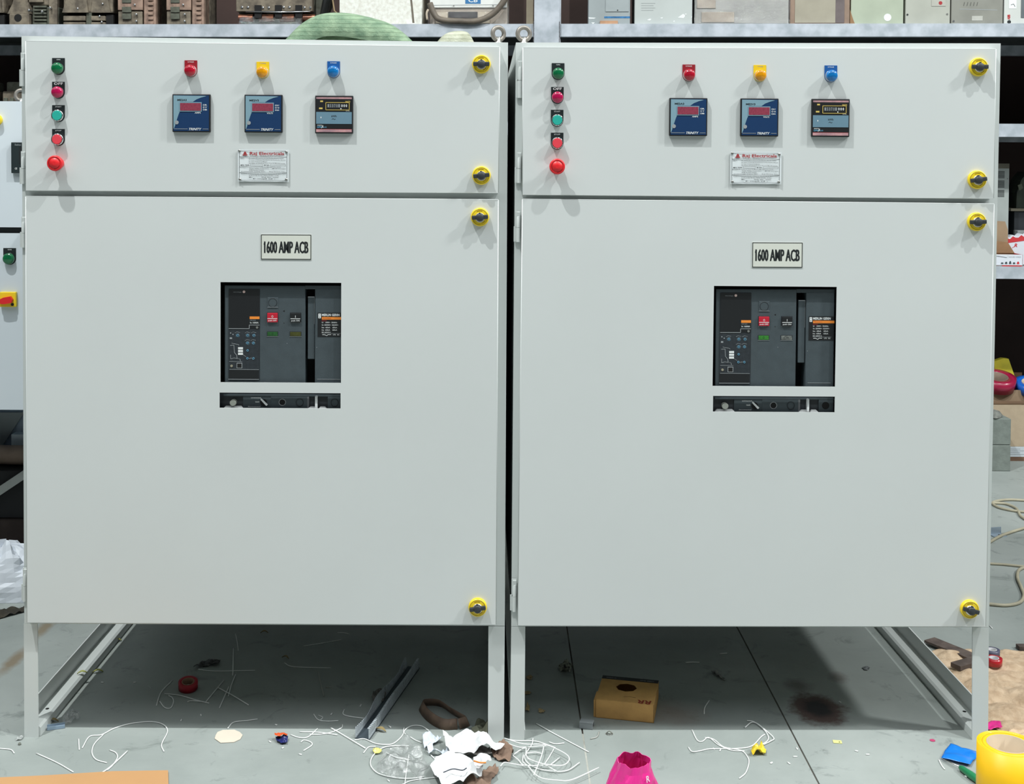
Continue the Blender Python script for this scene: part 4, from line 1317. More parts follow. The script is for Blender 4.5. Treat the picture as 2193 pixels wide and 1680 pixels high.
m = MB(); m.box(F, -6, -26, 60, 0, -3, 0, WHC); m.box(F, -6, -26, -5, 0, -120, 0, WHC); m.box(F, 59, -26, 60, 0, -120, 0, REDC)
m.box(F, -6, -3, 60, 0, -120, 0, BROWN); m.box(F, -6, -26, 60, 0, -120, -117, BROWN); m.build('case', r)
m = MB()
m.poly(F, [(4, -26), (10, -54), (45, -50), (60, -26)], -117, -113, BROWN)
m.build('flap', r, 'brown rear flap')
m = MB(); m.poly(F, [(-4, -26), (28, -26), (26, -20), (-4, -24)], 0, 3, WHC); m.build('flap', r, 'white front flap')
m = MB()
m.text(F, 'HOUSE WIRES', 30, -22, 56, -19, 0.2, GREY, 0.01)
for k in range(5):
    x = 13 + 8.5 * k
    m.poly(F, [(x, -5), (x + 6, -5), (x + 5, -9 - k % 3), (x + 2.5, -8 - (k * 2) % 5), (x + 1, -9)], 0, 0.5, REDC if k == 4 else mat('pictogram', (66, 78, 84), 0.6))
m.line(F, [(16, -1.2), (58, -1.2)], 2.2, 0, 0.5, REDC)
m.build('print', r)
F = rf(2115, 572, 0.165, ZL)
m = MB(); m.poly(F, [(0, 0), (44, 0), (42, -76), (36, -94), (0, -96)], -8, 0, mat('sheet_brown', (156, 132, 106), 0.85, var=0.05))
m.build('cardboard_sheet', None, 'upright brown cardboard sheet behind the open carton on the lower shelf', 'cardboard')

# ------------------------------------------------------------------ on the floor to the far right
def far(px, py, Y, z=None):
    P_ = Plane((0, Y, 0), 0)
    o = P_.P(px, py)
    if z is not None: o.z = z
    return Face(o, (1, 0, 0), UPV, (0, -1, 0), (Y + CAM_D) / F_PX)
Yb = fl(2145, 1010).y
F = far(2112, 1010, Yb, 0)
CON = mat('concrete_block', (122, 130, 124), 0.9, var=0.06, scale=30, bump=0.3, bscale=80)
zt = -57
for k, lab in ((0, 'lower grey concrete block of the pair standing beside the big cardboard'), (1, 'upper grey concrete block of the pair beside the big cardboard')):
    m = MB(); m.box(Face(F.pt(0, -57.3 * k, 0), F.u, F.v, F.n, F.s), 0, -56.5, 52, 0, -160, 0, CON, 3)
    m.build('concrete_block', None, lab, 'block', 'stacked concrete blocks')
F4 = Face(F.pt(0, -115, -30), F.u, F.v, F.n, F.s)
m = MB()
m.lathe(Face(F4.pt(18, 0, -20), (1, 0, 0), (0, 1, 0), (0, 0, 1), F4.s), 0, 0, [(22, 0), (21, 8), (16, 26), (6, 34)], mat('mortar_lump', (124, 126, 120), 0.95, var=0.15, scale=40, bump=0.4), 16,
        wob=lambda a, z: 1 + 0.14 * math.sin(3 * a + z))
m.build('mortar_lump', None, 'rough grey lump on top of the upper concrete block', 'lump')
Yc = Yb + 0.22
F = far(2125, 985, Yc, 0)
m = MB(); m.box(F, 22, -9, 120, 0, -300, 0, mat('plank_brown', (124, 94, 74), 0.85, var=0.1)); m.build('wooden_plank', None, 'brown plank lying on the floor under the big cardboard box', 'plank')
F5 = Face(F.pt(0, -9.2, 0), F.u, F.v, F.n, F.s)
r = thing('stacked_case', F5.pt(60, 0, -100), 'white lettered flat case on the brown plank under the big cardboard box', 'case')
m = MB(); m.box(F5, 24, -22, 120, 0, -280, 0, mat('case_white', (196, 204, 210), 0.6, var=0.03)); m.build('case', r)
m = MB()
for k in range(4):
    m.line(F5, [(30, -17 + 4 * k), (60 + 22 * (k % 2), -17 + 4 * k)], 0.9, 0, 0.5, GREY)
m.build('print', r)
F6 = Face(F.pt(0, -31.5, 0), F.u, F.v, F.n, F.s)
r = thing('cardboard_box', F6.pt(60, 0, -150), 'large open pale brown cardboard box holding rolls of coloured tape, far right', 'box')
CARDP = mat('cardboard_pale', (178, 160, 136), 0.85, var=0.03, scale=30)
m = MB(); zf = 0
m.box(F6, -4, -90, 120, 0, -4, 0, CARDP); m.box(F6, -4, -138, 120, 0, -330, -326, BROWN); m.box(F6, -4, -90, -2, 0, -330, 0, CARDP)
m.box(F6, -4, -94, 120, -91, -330, -2, mat('box_inside', (110, 86, 64), 0.9)); m.build('case', r)
m = MB(); m.poly(F6, [(0, -90), (120, -90), (120, -116), (60, -118), (30, -114), (14, -122), (4, -112)], -60, -56, mat('flap_torn', (148, 126, 102), 0.9, var=0.08)); m.build('flap', r, 'torn brown front flap')
def tape_roll(c, R1, R0, h, mt, label, group='rolls of tape', tilt=None, core=None):
    """annular roll whose axis is 'tilt' (default vertical); c = centre of its underside"""
    n = V(tilt).normalized() if tilt else UPV
    u = n.cross(V((0, 1, 0)));
    if u.length < 0.1: u = n.cross(V((1, 0, 0)))
    u.normalize(); v = n.cross(u)
    F = Face(c, u, v, n, 0.001)
    r = thing('tape_roll', c, label, 'tape roll', group)
    m = MB(); m.ring(F, 0, 0, R0 * 1000 + 2.5, R1 * 1000, 0, h * 1000, mt, 40); m.build('tape', r)
    m = MB(); m.ring(F, 0, 0, R0 * 1000, R0 * 1000 + 2.5, 0.3, h * 1000 + 0.5, core or mat('tape_core', (196, 176, 150), 0.8, var=0.04), 40); m.build('core', r, 'brown cardboard core')
    return r
zi = F6.pt(0, -94, 0).z + 0.001
def inb(px, py, dy):
    P_ = Plane((0, Yc + dy, 0), 0); o = P_.P(px, py); return V((o.x, o.y, zi))
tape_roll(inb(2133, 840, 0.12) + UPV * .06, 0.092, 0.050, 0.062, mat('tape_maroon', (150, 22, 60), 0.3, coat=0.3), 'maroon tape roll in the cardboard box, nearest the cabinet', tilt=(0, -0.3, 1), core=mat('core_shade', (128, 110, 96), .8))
tape_roll(inb(2204, 850, 0.10) + UPV * .045, 0.075, 0.042, 0.05, mat('tape_blue_roll', (24, 96, 190), 0.3, coat=0.3), 'blue tape roll in the cardboard box at the right picture edge', tilt=(0, -0.35, 1))
m = MB(); G = Face(inb(2172, 840, 0.17), (1, 0, 0), UPV, (0, -1, 0), 0.001)
m.poly(G, [(-60, 0), (70, 0), (75, -75), (20, -98), (-30, -70)], -60, -4, MATS['tape_blue_roll']); m.build('film_bundle', None, 'crumpled bright blue film behind the tape rolls in the box', 'film')
m = MB(); G = Face(inb(2155, 826, 0.215) + UPV * .03, (1, 0, 0), UPV, (0, -1, 0), 0.001)
m.poly(G, [(-40, 0), (62, 0), (50, -60), (12, -164), (-16, -166), (-34, -160), (-64, -150), (-60, -100)], -40, -4, mat('yellow_film', (250, 236, 70), 0.45, var=0.06)); m.build('yellow_sheet', None, 'folded yellow sheet standing up behind the maroon tape roll', 'sheet')

# beige cables on the floor to the right (region coordinates of the photo)
CAB = mat('beige_cable', (172, 166, 144), 0.6, var=0.08)
def floorline(pts, r, z=None, n=5):
    z = r if z is None else z
    return smooth_pts([fl(x, y, z) for x, y in pts], n)
def q(pts, ox, oy, k): return [(ox + x / k, oy + y / k) for x, y in pts]
for pts, r_, lab in (
    ([(330, 482), (288, 482), (200, 478), (130, 485), (100, 500), (140, 525), (230, 545), (300, 552), (350, 560)], .006, 'beige cable coil at the right edge, farthest of the floor cables'),
    ([(50, 500), (110, 498), (180, 503), (235, 525), (255, 550), (268, 575), (300, 598)], .006, 'beige cable curving under the far coil at the right edge'),
    ([(40, 760), (95, 725), (150, 695), (220, 670), (320, 640)], .006, 'beige cable rising to the right behind the blue-grey metal offcut'),
    ([(30, 855), (90, 862), (180, 868), (330, 884)], .005, 'thin beige cable lying nearly straight across the right-hand floor'),
    ([(330, 878), (288, 885), (255, 905), (250, 950), (275, 1010), (287, 1055), (262, 1095), (180, 1112), (85, 1105), (20, 1100)], .006, 'beige cable bent in a wide hook, nearest of the floor cables')):
    s = MB(); s.tube(floorline(q(pts, 2090, 900, 2.8), r_), r_, CAB, 8); s.build('cable', None, lab, 'cable', 'beige cables on the right floor')
s = MB(); c = fl(2136, 1148); G = Face(c, (1, 0.25, 0), (-0.25, 1, 0), UPV, 0.001)
s.box(G, -28, -20, 30, -17, 0, 30, mat('bluegrey_metal', (158, 172, 184), 0.4, 0.4), 0.5); s.box(G, -28, -20, 30, 22, 0, 3, MATS['bluegrey_metal'])
s.cyl(G, 10, -2, 5, 3, 3.4, INK, 10); s.build('metal_offcut', None, 'small blue-grey angled metal offcut on the floor right of the right cabinet', 'offcut')

# ------------------------------------------------------------------ the bluish cabinet behind, at the left edge
YB = 0.92
NB = Plane((0, YB, 0), 0)
BL_ = mat('bluish_white_paint', (208, 216, 222), 0.4, var=0.01, scale=3)
def nf(px, py, off=0.0): return NB.face(px, py, off)
xr = NB.P(110, 300).x; xl = xr - 1.05
ztp = NB.P(20, 217).z; zbt = NB.P(20, 878).z
zg0, zg1 = NB.P(20, 487).z, NB.P(20, 500).z
root = thing('control_cabinet', V(((xl + xr) / 2, YB + .3, 0)), 'bluish white control cabinet partly hidden behind the left side of the large left cabinet', 'control cabinet')
def bx(x0, x1, y0, y1, z0, z1, m_): 
    b = MB(); b.hexa([V((x0, y0, z0)), V((x1, y0, z0)), V((x1, y0, z1)), V((x0, y0, z1)), V((x0, y1, z0)), V((x1, y1, z0)), V((x1, y1, z1)), V((x0, y1, z1))], m_); return b
bx(xl, xr, YB + .02, YB + .75, zbt, ztp - .004, mat('nb_body', (150, 164, 176), 0.5, var=0.02)).build('enclosure', root)
bx(xl, xr, YB, YB + .019, zg0, ztp, BL_).build('door', root, 'upper door')
bx(xl, xr, YB, YB + .019, zbt, zg1, BL_).build('door', root, 'lower door')
bx(xl, xr, YB + .0195, YB + .021, zg1, zg0, INK).build('gap_shade_strip', root, 'black strip for the shaded gap between the doors')  # black strip puts the shade of the open door gap into colour
for xx in (xl, xr - .04):
    for yy in (YB + .02, YB + .71):
        bx(xx, xx + .04, yy, yy + .04, 0, zbt, mat('nb_body', (150, 164, 176))).build('leg', root)
F = nf(21, 563, 0.0)
P_ = pilot_lamp(Face(F.pt(0, -9), F.u, F.v, F.n, F.s * 1.0), 'green', 'black', 'ON', root, 'green domed pilot lamp')
F = nf(2, 625, 0.0)
s = MB(); s.box(F, 0, 0, 35, 32, 0, 12, YEL, 2); o = s.build('isolator_switch', root, 'yellow square isolator switch')
s = MB(); G = F.sub(17, 17, 0, 14)
s.poly(G, [(-17, 1), (-13, -5), (-4, -7), (10, -6), (13, 2), (9, 8), (-5, 7), (-12, 5)], 12, 26, EMG); s.cyl(F, 27.5, 26.5, 3.2, 12, 13, INK, 14); s.build('knob', o, 'red knob')
F = nf(27, 305, 0.0)
s = MB(); s.box(F, 0, 0, 64, 66, 0, 14, mat('controller_black', (40, 50, 52), 0.35), 2)
s.text(F, 'Selec', 8, 3.5, 22, 7, 14, GREY, 0.01); s.text(F, 'CE', 8, 54, 13, 58, 14, WHITE, 0.02); s.box(F, 17, 10, 60, 46, 14, 14.4, INK); s.build('controller', root, 'black square controller')
s = MB(); s.cyl(nf(-6, 257), 0, 0, 12, 0, 16, YEL, 28, 1); s.build('rotary_latch', root, 'round yellow latch')
eye_bolt(V((NB.P(20, 217).x, YB + .10, ztp - .004)), 0.018, root, None, 0.3)
# things under it
sheetm = mat('bluegrey_sheet', (178, 194, 212), 0.5, var=0.05)
PB = Plane((0, YB + .56, 0), 0)
zs = PB.P(20, 972).z
s = MB()
s.slab(V((xl + .05, YB + .56, zs)), V((xr - .045, YB + .56, zs)), V((xr - .045, YB + .56, zbt - .002)), V((xl + .05, YB + .56, zbt - .002)), (0, .004, 0), sheetm)
s.build('rear_panel', root, 'blue-grey rear panel')
s = MB()
p_ = [PB.P(52, 884, .02), PB.P(-6, 972, .02), PB.P(-300, 972, .02), PB.P(-300, 884, .02)]
s.slab(*p_, (0, .004, 0), mat('dark_gusset', (136, 142, 144), .6, var=.05)); s.build('gusset', root, 'dark grey slanted stiffener')
P2 = Plane((0, 1.22, 0), 0)
def quadbar(pts, depth, mt, name, label, cat, P_=P2, **k):
    s = MB(); p = [P_.P(x, y) for x, y in pts]; n = len(p); D_ = V((0, depth, 0))
    s.add(p + [a + D_ for a in p], [tuple(range(n)), tuple(range(2 * n - 1, n - 1, -1))] + [(i, i + n, (i + 1) % n + n, (i + 1) % n) for i in range(n)], mt)
    return s.build(name, None, label, cat, **k)
zf = P2.P(20, 1205).z
BRW = mat('brown_roll', (158, 136, 122), 0.8, var=0.1)
quadbar([(-420, 1104), (72, 1104), (72, 1225), (-420, 1225)], 0.3, mat('dark_timber', (64, 54, 50), 0.9, var=0.15), 'timber_block', 'dark brown timber block lying under the bluish cabinet', 'timber')
for o in (bpy.data.objects['timber_block'],):
    o.location.z = 0.001
zt0 = P2.P(0, 1104).z - P2.P(0, 1225).z
s = MB(); f_ = 1.28
s.hexa([V((xl + .05, 1.24, zt0 + .009)), V((xr - .05, 1.24, zt0 + .009)), V((xr - .05, 1.24, P2.P(0, 1012).z)), V((xl + .05, 1.24, P2.P(0, 1012).z)),
        V((xl + .05, 1.55, zt0 + .009)), V((xr - .05, 1.55, zt0 + .009)), V((xr - .05, 1.55, P2.P(0, 1012).z)), V((xl + .05, 1.55, P2.P(0, 1012).z))], mat('black_crate', (26, 27, 30), 0.7, var=0.1))
s.build('black_crate', None, 'black crate resting on the timber block under the bluish cabinet', 'crate')
zc = P2.P(0, 1012).z
s = MB(); s.tube([V((xl + .05, 1.36, zc + .037)), V((xr - .05, 1.32, zc + .037))], .035, BRW, 18); s.build('brown_roll', None, 'brown paper roll lying on the black crate under the bluish cabinet', 'roll')
s = MB(); p0, p1 = Plane((0, 1.21, 0), 0).P(-40, 1068), Plane((0, 1.21, 0), 0).P(62, 1000)
s.slab(p0, p1, p1 - UPV * .034, p0 - UPV * .034, V((0, .012, 0)), mat('pale_strip', (176, 180, 176), 0.5)); s.build('steel_strip', None, 'pale steel strip leaning diagonally in front of the black crate', 'strip')
s = MB(); Fz = Face(V((P2.P(30, 970).x, 1.405, zc + .001)), (1, 0, 0), UPV, (0, -1, 0), 0.0017)
s.box(Fz, -50, -56, 40, 0, -50, 0, mat('clear_grey_tray', (196, 206, 214), 0.3, var=0.05), 2); s.build('plastic_tray', None, 'grey plastic tray on the black crate behind the brown roll', 'tray')

# ------------------------------------------------------------------ slings lying on the left cabinet's top
ztop = PLANE_L.P(700, 87).z + 0.001
def sling(pts, w, th, mt, name, label, cat, lean=0.0, parent=None):
    """flat webbing: a band standing on edge along the given centre line"""
    P = smooth_pts(pts, 6)
    m = MB(); n = len(P); vs_ = []
    for i, p in enumerate(P):
        t = (P[min(i + 1, n - 1)] - P[max(i - 1, 0)]); t.z = 0; t.normalize()
        nn = V((-t.y, t.x, 0))
        if nn.y > 0: nn = -nn
        k = i / (n - 1)
        ww = w * (0.9 + 0.2 * math.sin(k * 5))
        for a, b in ((0, 0), (th, 0.25), (th * 1.5, 0.6), (th, 1.0), (0, 1.0), (-th * .3, 0.5)):
            vs_.append(p + nn * (a + lean * (1 - b)) + UPV * (b * ww - ww * 0.5))
    fs_ = []
    for i in range(n - 1):
        for k in range(6):
            k2 = (k + 1) % 6
            fs_.append((i * 6 + k, i * 6 + k2, (i + 1) * 6 + k2, (i + 1) * 6 + k))
    fs_ += [tuple(range(6)), tuple(range((n - 1) * 6, n * 6))]
    m.add(vs_, fs_, mt, True)
    return m
def webbing_mat(name, c1, c2):
    m = mat(name, c1, 0.9, rgb2=c2, scale=30, bump=0.5, bscale=200)
    nt = m.node_tree; N, L = nt.nodes, nt.links
    b = N['Principled BSDF']
    wv = N.new('ShaderNodeTexWave'); wv.bands_direction = 'Z'; wv.inputs['Scale'].default_value = 26; wv.inputs['Distortion'].default_value = 1.2
    tc = N.new('ShaderNodeTexCoord'); L.new(tc.outputs['Object'], wv.inputs['Vector'])
    rp_ = N.new('ShaderNodeValToRGB'); rp_.color_ramp.elements[0].position = 0.0; rp_.color_ramp.elements[0].color = (0.66, 0.68, 0.64, 1)
    rp_.color_ramp.elements[1].position = 0.22; rp_.color_ramp.elements[1].color = (1, 1, 1, 1)
    L.new(wv.outputs['Fac'], rp_.inputs['Fac'])
    mx = N.new('ShaderNodeMix'); mx.data_type = 'RGBA'; mx.blend_type = 'MULTIPLY'; mx.inputs['Factor'].default_value = 1.0
    src = b.inputs['Base Color'].links[0].from_socket
    A = [i for i in mx.inputs if i.type == 'RGBA']
    L.new(src, A[0]); L.new(rp_.outputs['Color'], A[1])
    L.new([o for o in mx.outputs if o.type == 'RGBA'][0], b.inputs['Base Color'])
    return m
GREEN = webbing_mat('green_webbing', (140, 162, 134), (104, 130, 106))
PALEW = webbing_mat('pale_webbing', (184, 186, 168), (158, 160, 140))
_a, _b = PLANE_L.P(46, 77), PLANE_L.P(1088, 91)
def ztop_at(x):
    return _a.z + (_b.z - _a.z) * (x - _a.x) / (_b.x - _a.x) + 0.0012
def arch(pxpy, Y0, w, th, mt, name, label, foot=True):
    pts = []
    n = len(pxpy)
    for i, (x, y) in enumerate(pxpy):
        Y = Y0 + 0.10 * math.sin(math.pi * i / (n - 1))
        pts.append(Plane((0, Y, 0), 0).P(x, y))
    return pts
# an arched belt: top surface is the belt's width seen obliquely, falling to the cabinet top at both ends
def belt_arch(ctr, Y0, width, mt):
    """ctr: outline (px, y_top_edge, y_low_edge); the belt bows towards the viewer and up"""
    m = MB(); top, low = [], []
    A = smooth_pts([V((a, b, c)) for a, b, c in ctr], 5)
    vs_ = []
    n = len(A)
    nv = 7
    for i, a in enumerate(A):
        pb = Plane((0, Y0 + .10, 0), 0).P(a.x, a.y); pf = Plane((0, Y0, 0), 0).P(a.x, a.z)
        for k in range(nv):
            t = k / (nv - 1)
            p = pb.lerp(pf, t)
            p = p + V((0, -0.035, 0.018)) * math.sin(math.pi * t) + V((0, -.003, 0)) * noise.noise(V((i * .5, k * 1.0, 0)))
            p.z = max(p.z, ztop_at(p.x) + .0006)
            vs_.append(p)
    m0 = len(vs_)
    vs2 = [p + V((0, 0.006, -0.004)) for p in vs_]
    for p in vs2: p.z = max(p.z, ztop_at(p.x))
    fs_ = []
    for i in range(n - 1):
        for k in range(nv - 1):
            a = i * nv + k
            fs_.append((a, a + 1, a + 1 + nv, a + nv)); fs_.append((m0 + a, m0 + a + nv, m0 + a + nv + 1, m0 + a + 1))
        for k in (0, nv - 1):
            a = i * nv + k; fs_.append((a, a + nv, m0 + a + nv, m0 + a))
    m.add(vs_ + vs2, fs_, mt, True)
    return m
r = thing('webbing_sling', Plane((0, .40, 0), 0).P(750, 98), 'folded green webbing sling bulging up from the top of the left cabinet', 'sling')
r.location.z = ztop; WP[r.name] = V(r.location)
belt_arch([(600, 112, 126), (622, 82, 112), (650, 50, 96), (690, 31, 76), (740, 28, 76), (790, 37, 84), (835, 52, 92), (865, 74, 104), (890, 100, 122), (905, 116, 128)], 0.34, .1, GREEN).build('upper_fold', r)
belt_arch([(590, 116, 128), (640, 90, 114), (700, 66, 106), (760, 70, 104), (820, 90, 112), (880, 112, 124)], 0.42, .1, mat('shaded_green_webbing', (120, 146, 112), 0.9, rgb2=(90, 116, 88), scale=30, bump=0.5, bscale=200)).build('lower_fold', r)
r2 = belt_arch([(925, 118, 130), (945, 86, 112), (965, 74, 100), (990, 71, 100), (1004, 76, 104), (1014, 94, 116), (1022, 118, 130)], 0.38, .1, PALEW)
r2.build('webbing_strap', None, 'pale yellowish webbing end curling up on the left cabinet near the eye bolt', 'strap')

# ------------------------------------------------------------------ litter on the floor
Z1 = lambda p: [(x / 3.916, 1300 + y / 3.916) for x, y in p]
Z2 = lambda p: [(520 + x / 3.655, 1300 + y / 3.655) for x, y in p]
Z3 = lambda p: [(1080 + x / 3.655, 1300 + y / 3.655) for x, y in p]
Z4 = lambda p: [(1640 + x / 3.966, 1300 + y / 3.966) for x, y in p]
SLEEVE = mat('grey_wire', (176, 176, 170), 0.5, var=0.05)
wires = [
 (Z1, [(690,1185),(750,1090),(850,1075),(960,1020),(1100,980),(1270,965),(1370,990),(1405,1045),(1365,1130),(1355,1170),(1375,1215)], 'long white wire arching across the shadow edge under the left cabinet'),
 (Z1, [(870,1070),(800,1140),(775,1190),(775,1240),(810,1285),(895,1310)], 'white wire bent like a hook below the long arching wire, left front'),
 (Z1, [(660,1110),(662,1150),(665,1200)], 'short upright-lying white wire left of the hooked wire'),
 (Z1, [(305,1230),(480,1310),(615,1388)], 'straight white wire slanting down just above the orange board'),
 (Z1, [(860,1390),(930,1340),(1070,1210)], 'thick white wire slanting up beside the orange board corner'),
 (Z1, [(920,1203),(970,1225),(985,1265),(945,1330),(900,1370)], 'small curved white wire crossing the slanting one near the orange board'),
 (Z1, [(-60,1185),(0,1190),(90,1200),(120,1230)], 'white wire coming in from the left picture edge'),
 (Z1, [(1910,1020),(1960,970),(2080,955),(2160,943)], 'white wire with one bend behind the cream paper octagon'),
 (Z1, [(1975,228),(1990,300),(1998,370)], 'short thin wire deep under the left cabinet, top of the upright pair'),
 (Z1, [(1957,350),(1955,470),(1952,575)], 'straight wire lying front to back deep under the left cabinet'),
 (Z1, [(1665,525),(1800,540),(2140,535)], 'long thin wire lying crosswise deep under the left cabinet'),
 (Z1, [(1445,620),(1350,720),(1312,830)], 'bent wire left of the red tape roll under the left cabinet'),
 (Z1, [(1340,795),(1380,845),(1430,850),(1455,800),(1445,765),(1415,745)], 'wire curled like a U below the red tape roll'),
 (Z1, [(1380,730),(1510,745),(1650,785),(1755,810)], 'wire lying crosswise just below the red tape roll'),
 (Z1, [(1880,615),(1720,805)], 'straight slanting wire right of the red tape roll, leftmost of the crossed bunch'),
 (Z1, [(1830,680),(1960,750),(2085,825)], 'wire slanting down right in the crossed bunch under the left cabinet'),
 (Z1, [(1975,570),(1940,660),(1915,750)], 'upper steep wire in the crossed bunch under the left cabinet'),
 (Z1, [(1920,670),(1880,760),(1840,850)], 'lower steep wire in the crossed bunch under the left cabinet'),
 (Z1, [(1570,800),(1600,790),(1690,795)], 'short lumpy wire below the red tape roll'),
 (Z2, [(325,440),(400,470),(690,480)], 'long thin wire with a kink at its left, in the dark under the left cabinet'),
 (Z2, [(590,510),(610,600),(635,700)], 'steep grey wire in the middle of the dark floor under the left cabinet'),
 (Z2, [(475,308),(620,285),(770,258)], 'faint straight wire far back in the dark under the left cabinet'),
 (Z2, [(740,205),(790,205),(835,215)], 'small faint wire farthest back under the left cabinet'),
 (Z2, [(645,632),(697,630)], 'tiny straight wire bit right of the steep grey wire'),
 (Z2, [(555,842),(590,885),(660,897),(748,893)], 'hooked white wire behind the shadow edge left of the slotted duct'),
 (Z2, [(590,850),(625,865),(610,885)], 'tiny wire curl touching the hooked wire left of the slotted duct'),
 (Z2, [(795,805),(785,840),(830,858),(950,875)], 'wire with a hooked left end beside the slotted duct'),
 (Z2, [(445,980),(600,985),(740,1005)], 'straight white wire on the shadow edge, upper of the bunch right of the blue scrap'),
 (Z2, [(375,1003),(440,1025),(510,1020),(585,955)], 'wavy white wire right of the orange and blue scrap'),
 (Z2, [(520,1000),(600,1000),(690,985),(770,950),(780,925)], 'white wire curling up at its right end near the shadow edge'),
 (Z2, [(455,1060),(480,1045),(530,1060),(540,1085),(475,1128)], 'white wire bent like a question mark in front of the left cabinet'),
 (Z2, [(690,950),(760,990),(960,1110)], 'thick pale wire slanting down to the foot of the slotted duct'),
 (Z2, [(945,1145),(985,1100),(1040,1095)], 'short bent white wire beside the yellow scrap at the clear bag'),
 (Z2, [(875,1045),(950,1035),(1020,1065),(1080,1078),(1170,1075),(1240,1020),(1275,960),(1330,932),(1400,935),(1455,970)], 'long white wire sweeping from the duct foot over the clear bag'),
 (Z2, [(1262,945),(1258,980),(1275,1000)], 'tiny hooked wire end behind the clear bag'),
 (Z2, [(1300,1090),(1170,1090),(1085,1110),(1025,1160),(1000,1210),(1010,1260),(1070,1310),(1200,1340),(1320,1345),(1420,1330)], 'big oval loop of white wire around the clear bag'),
 (Z2, [(1125,1145),(1200,1180),(1310,1200)], 'white wire crossing inside the oval loop'),
 (Z2, [(1300,1160),(1285,1260),(1268,1389)], 'upright-lying white wire crossing the oval loop towards the picture bottom'),
 (Z2, [(1245,1395),(1330,1360),(1530,1335)], 'white wire below the clear bag running to the white papers'),
 (Z2, [(1310,1020),(1350,1045),(1400,1065)], 'short white wire between the clear bag and the papers'),
 (Z2, [(1440,1130),(1500,1190)], 'small white wire tucked under the left edge of the papers'),
 (Z3, [(0,1030),(150,1075),(310,1080),(420,1120),(500,1170),(500,1215),(440,1245),(300,1230),(180,1190)], 'outermost white wire loop of the tangle between the cabinets'),
 (Z3, [(0,1035),(100,1050),(250,1055),(400,1105)], 'white wire along the upper side of the tangle'),
 (Z3, [(225,1030),(215,1080),(160,1170),(190,1230),(270,1270),(400,1290),(500,1280),(590,1220)], 'white wire sagging along the front of the tangle'),
 (Z3, [(70,1160),(150,1110),(240,1095),(330,1090)], 'white wire rising through the left part of the tangle'),
 (Z3, [(60,1160),(110,1200),(150,1240),(250,1245),(400,1240)], 'white wire along the lower left of the tangle'),
 (Z3, [(-30,1250),(0,1220),(60,1230),(150,1245)], 'white wire joining the papers and the tangle'),
 (Z3, [(180,1240),(240,1310),(300,1345),(420,1360),(530,1355),(740,1260)], 'longest front wire of the tangle, sweeping towards the pink bag'),
 (Z3, [(310,1090),(290,1170),(230,1320)], 'steep white wire crossing the tangle to its front'),
 (Z3, [(390,1110),(350,1180),(310,1240)], 'steep white wire in the right half of the tangle'),
 (Z3, [(435,1180),(360,1240)], 'short white wire at the right of the tangle'),
 (Z3, [(160,1150),(240,1140),(290,1150)], 'short crosswise wire inside the tangle'),
 (Z3, [(150,1160),(145,1210),(180,1245)], 'short curved wire at the left of the tangle'),
 (Z3, [(170,1100),(180,1180),(270,1225),(330,1245),(410,1290)], 'white wire slanting through the middle of the tangle'),
 (Z3, [(20,1070),(110,1100),(170,1100)], 'short wire at the upper left of the tangle'),
 (Z3, [(250,915),(400,1000),(660,1138)], 'long straight white wire slanting in front of the right cabinet leg'),
 (Z3, [(350,1060),(400,1075),(470,1068)], 'short white wire above the tangle'),
 (Z3, [(675,1035),(725,1020),(742,980)], 'small curved white wire near the grey cable clip'),
 (Z3, [(1440,1100),(1470,1135),(1530,1130),(1600,1115),(1700,1112),(1840,1110),(1940,1090),(2010,1020),(2040,1000)], 'white wire with a folded left end running to the yellow crumple'),
 (Z3, [(1470,965),(1510,1045),(1550,1055),(1600,1025),(1680,1085),(1780,1125),(1880,1130)], 'white wire starting in the shadow, left of the yellow crumple'),
 (Z3, [(1570,1025),(1640,1040),(1720,1100),(1850,1125),(1900,1170),(1915,1220),(1890,1300),(1840,1345)], 'white wire bending down in a big hook in front of the right cabinet'),
 (Z3, [(1885,945),(1940,905),(2000,930),(2060,1000),(2060,1050),(1980,1100)], 'inner white wire loop above the yellow crumple'),
 (Z3, [(1900,892),(1960,905),(2060,980),(2110,1030),(2090,1050),(2030,1080)], 'outer white wire loop above the yellow crumple'),
 (Z3, [(1420,438),(1470,434),(1527,436)], 'straight pale wire bit under the middle of the right cabinet'),
 (Z3, [(1685,368),(1743,364)], 'smallest pale wire bit, farthest back under the right cabinet'),
 (Z3, [(1605,735),(1570,790),(1565,840)], 'curved pale wire right of the brown box under the right cabinet'),
 (Z4, [(1470,1300),(1495,1350),(1520,1382)], 'short white wire left of the green screwdriver'),
 (Z4, [(1895,155),(1925,185)], 'white wire bit beside the front right leg of the right cabinet'),
]
random.seed(3)
for k, (zz, pts, lab) in enumerate(wires):
    r_ = 0.0017 if 'thick' in lab else (0.0011 if ('thin' in lab or 'faint' in lab or 'tiny' in lab) else 0.0014)
    hz = 0.0
    if 'tangle' in lab: hz = 0.0022 * (k % 7)
    if 'loop' in lab: hz += 0.001
    P = floorline(zz(pts), r_, r_ + hz + 0.0006)
    s = MB(); s.tube(P, r_, WIRE if 'grey' not in lab else SLEEVE, 8)
    s.build('wire_offcut', None, lab, 'wire', 'white wire offcuts on the floor')
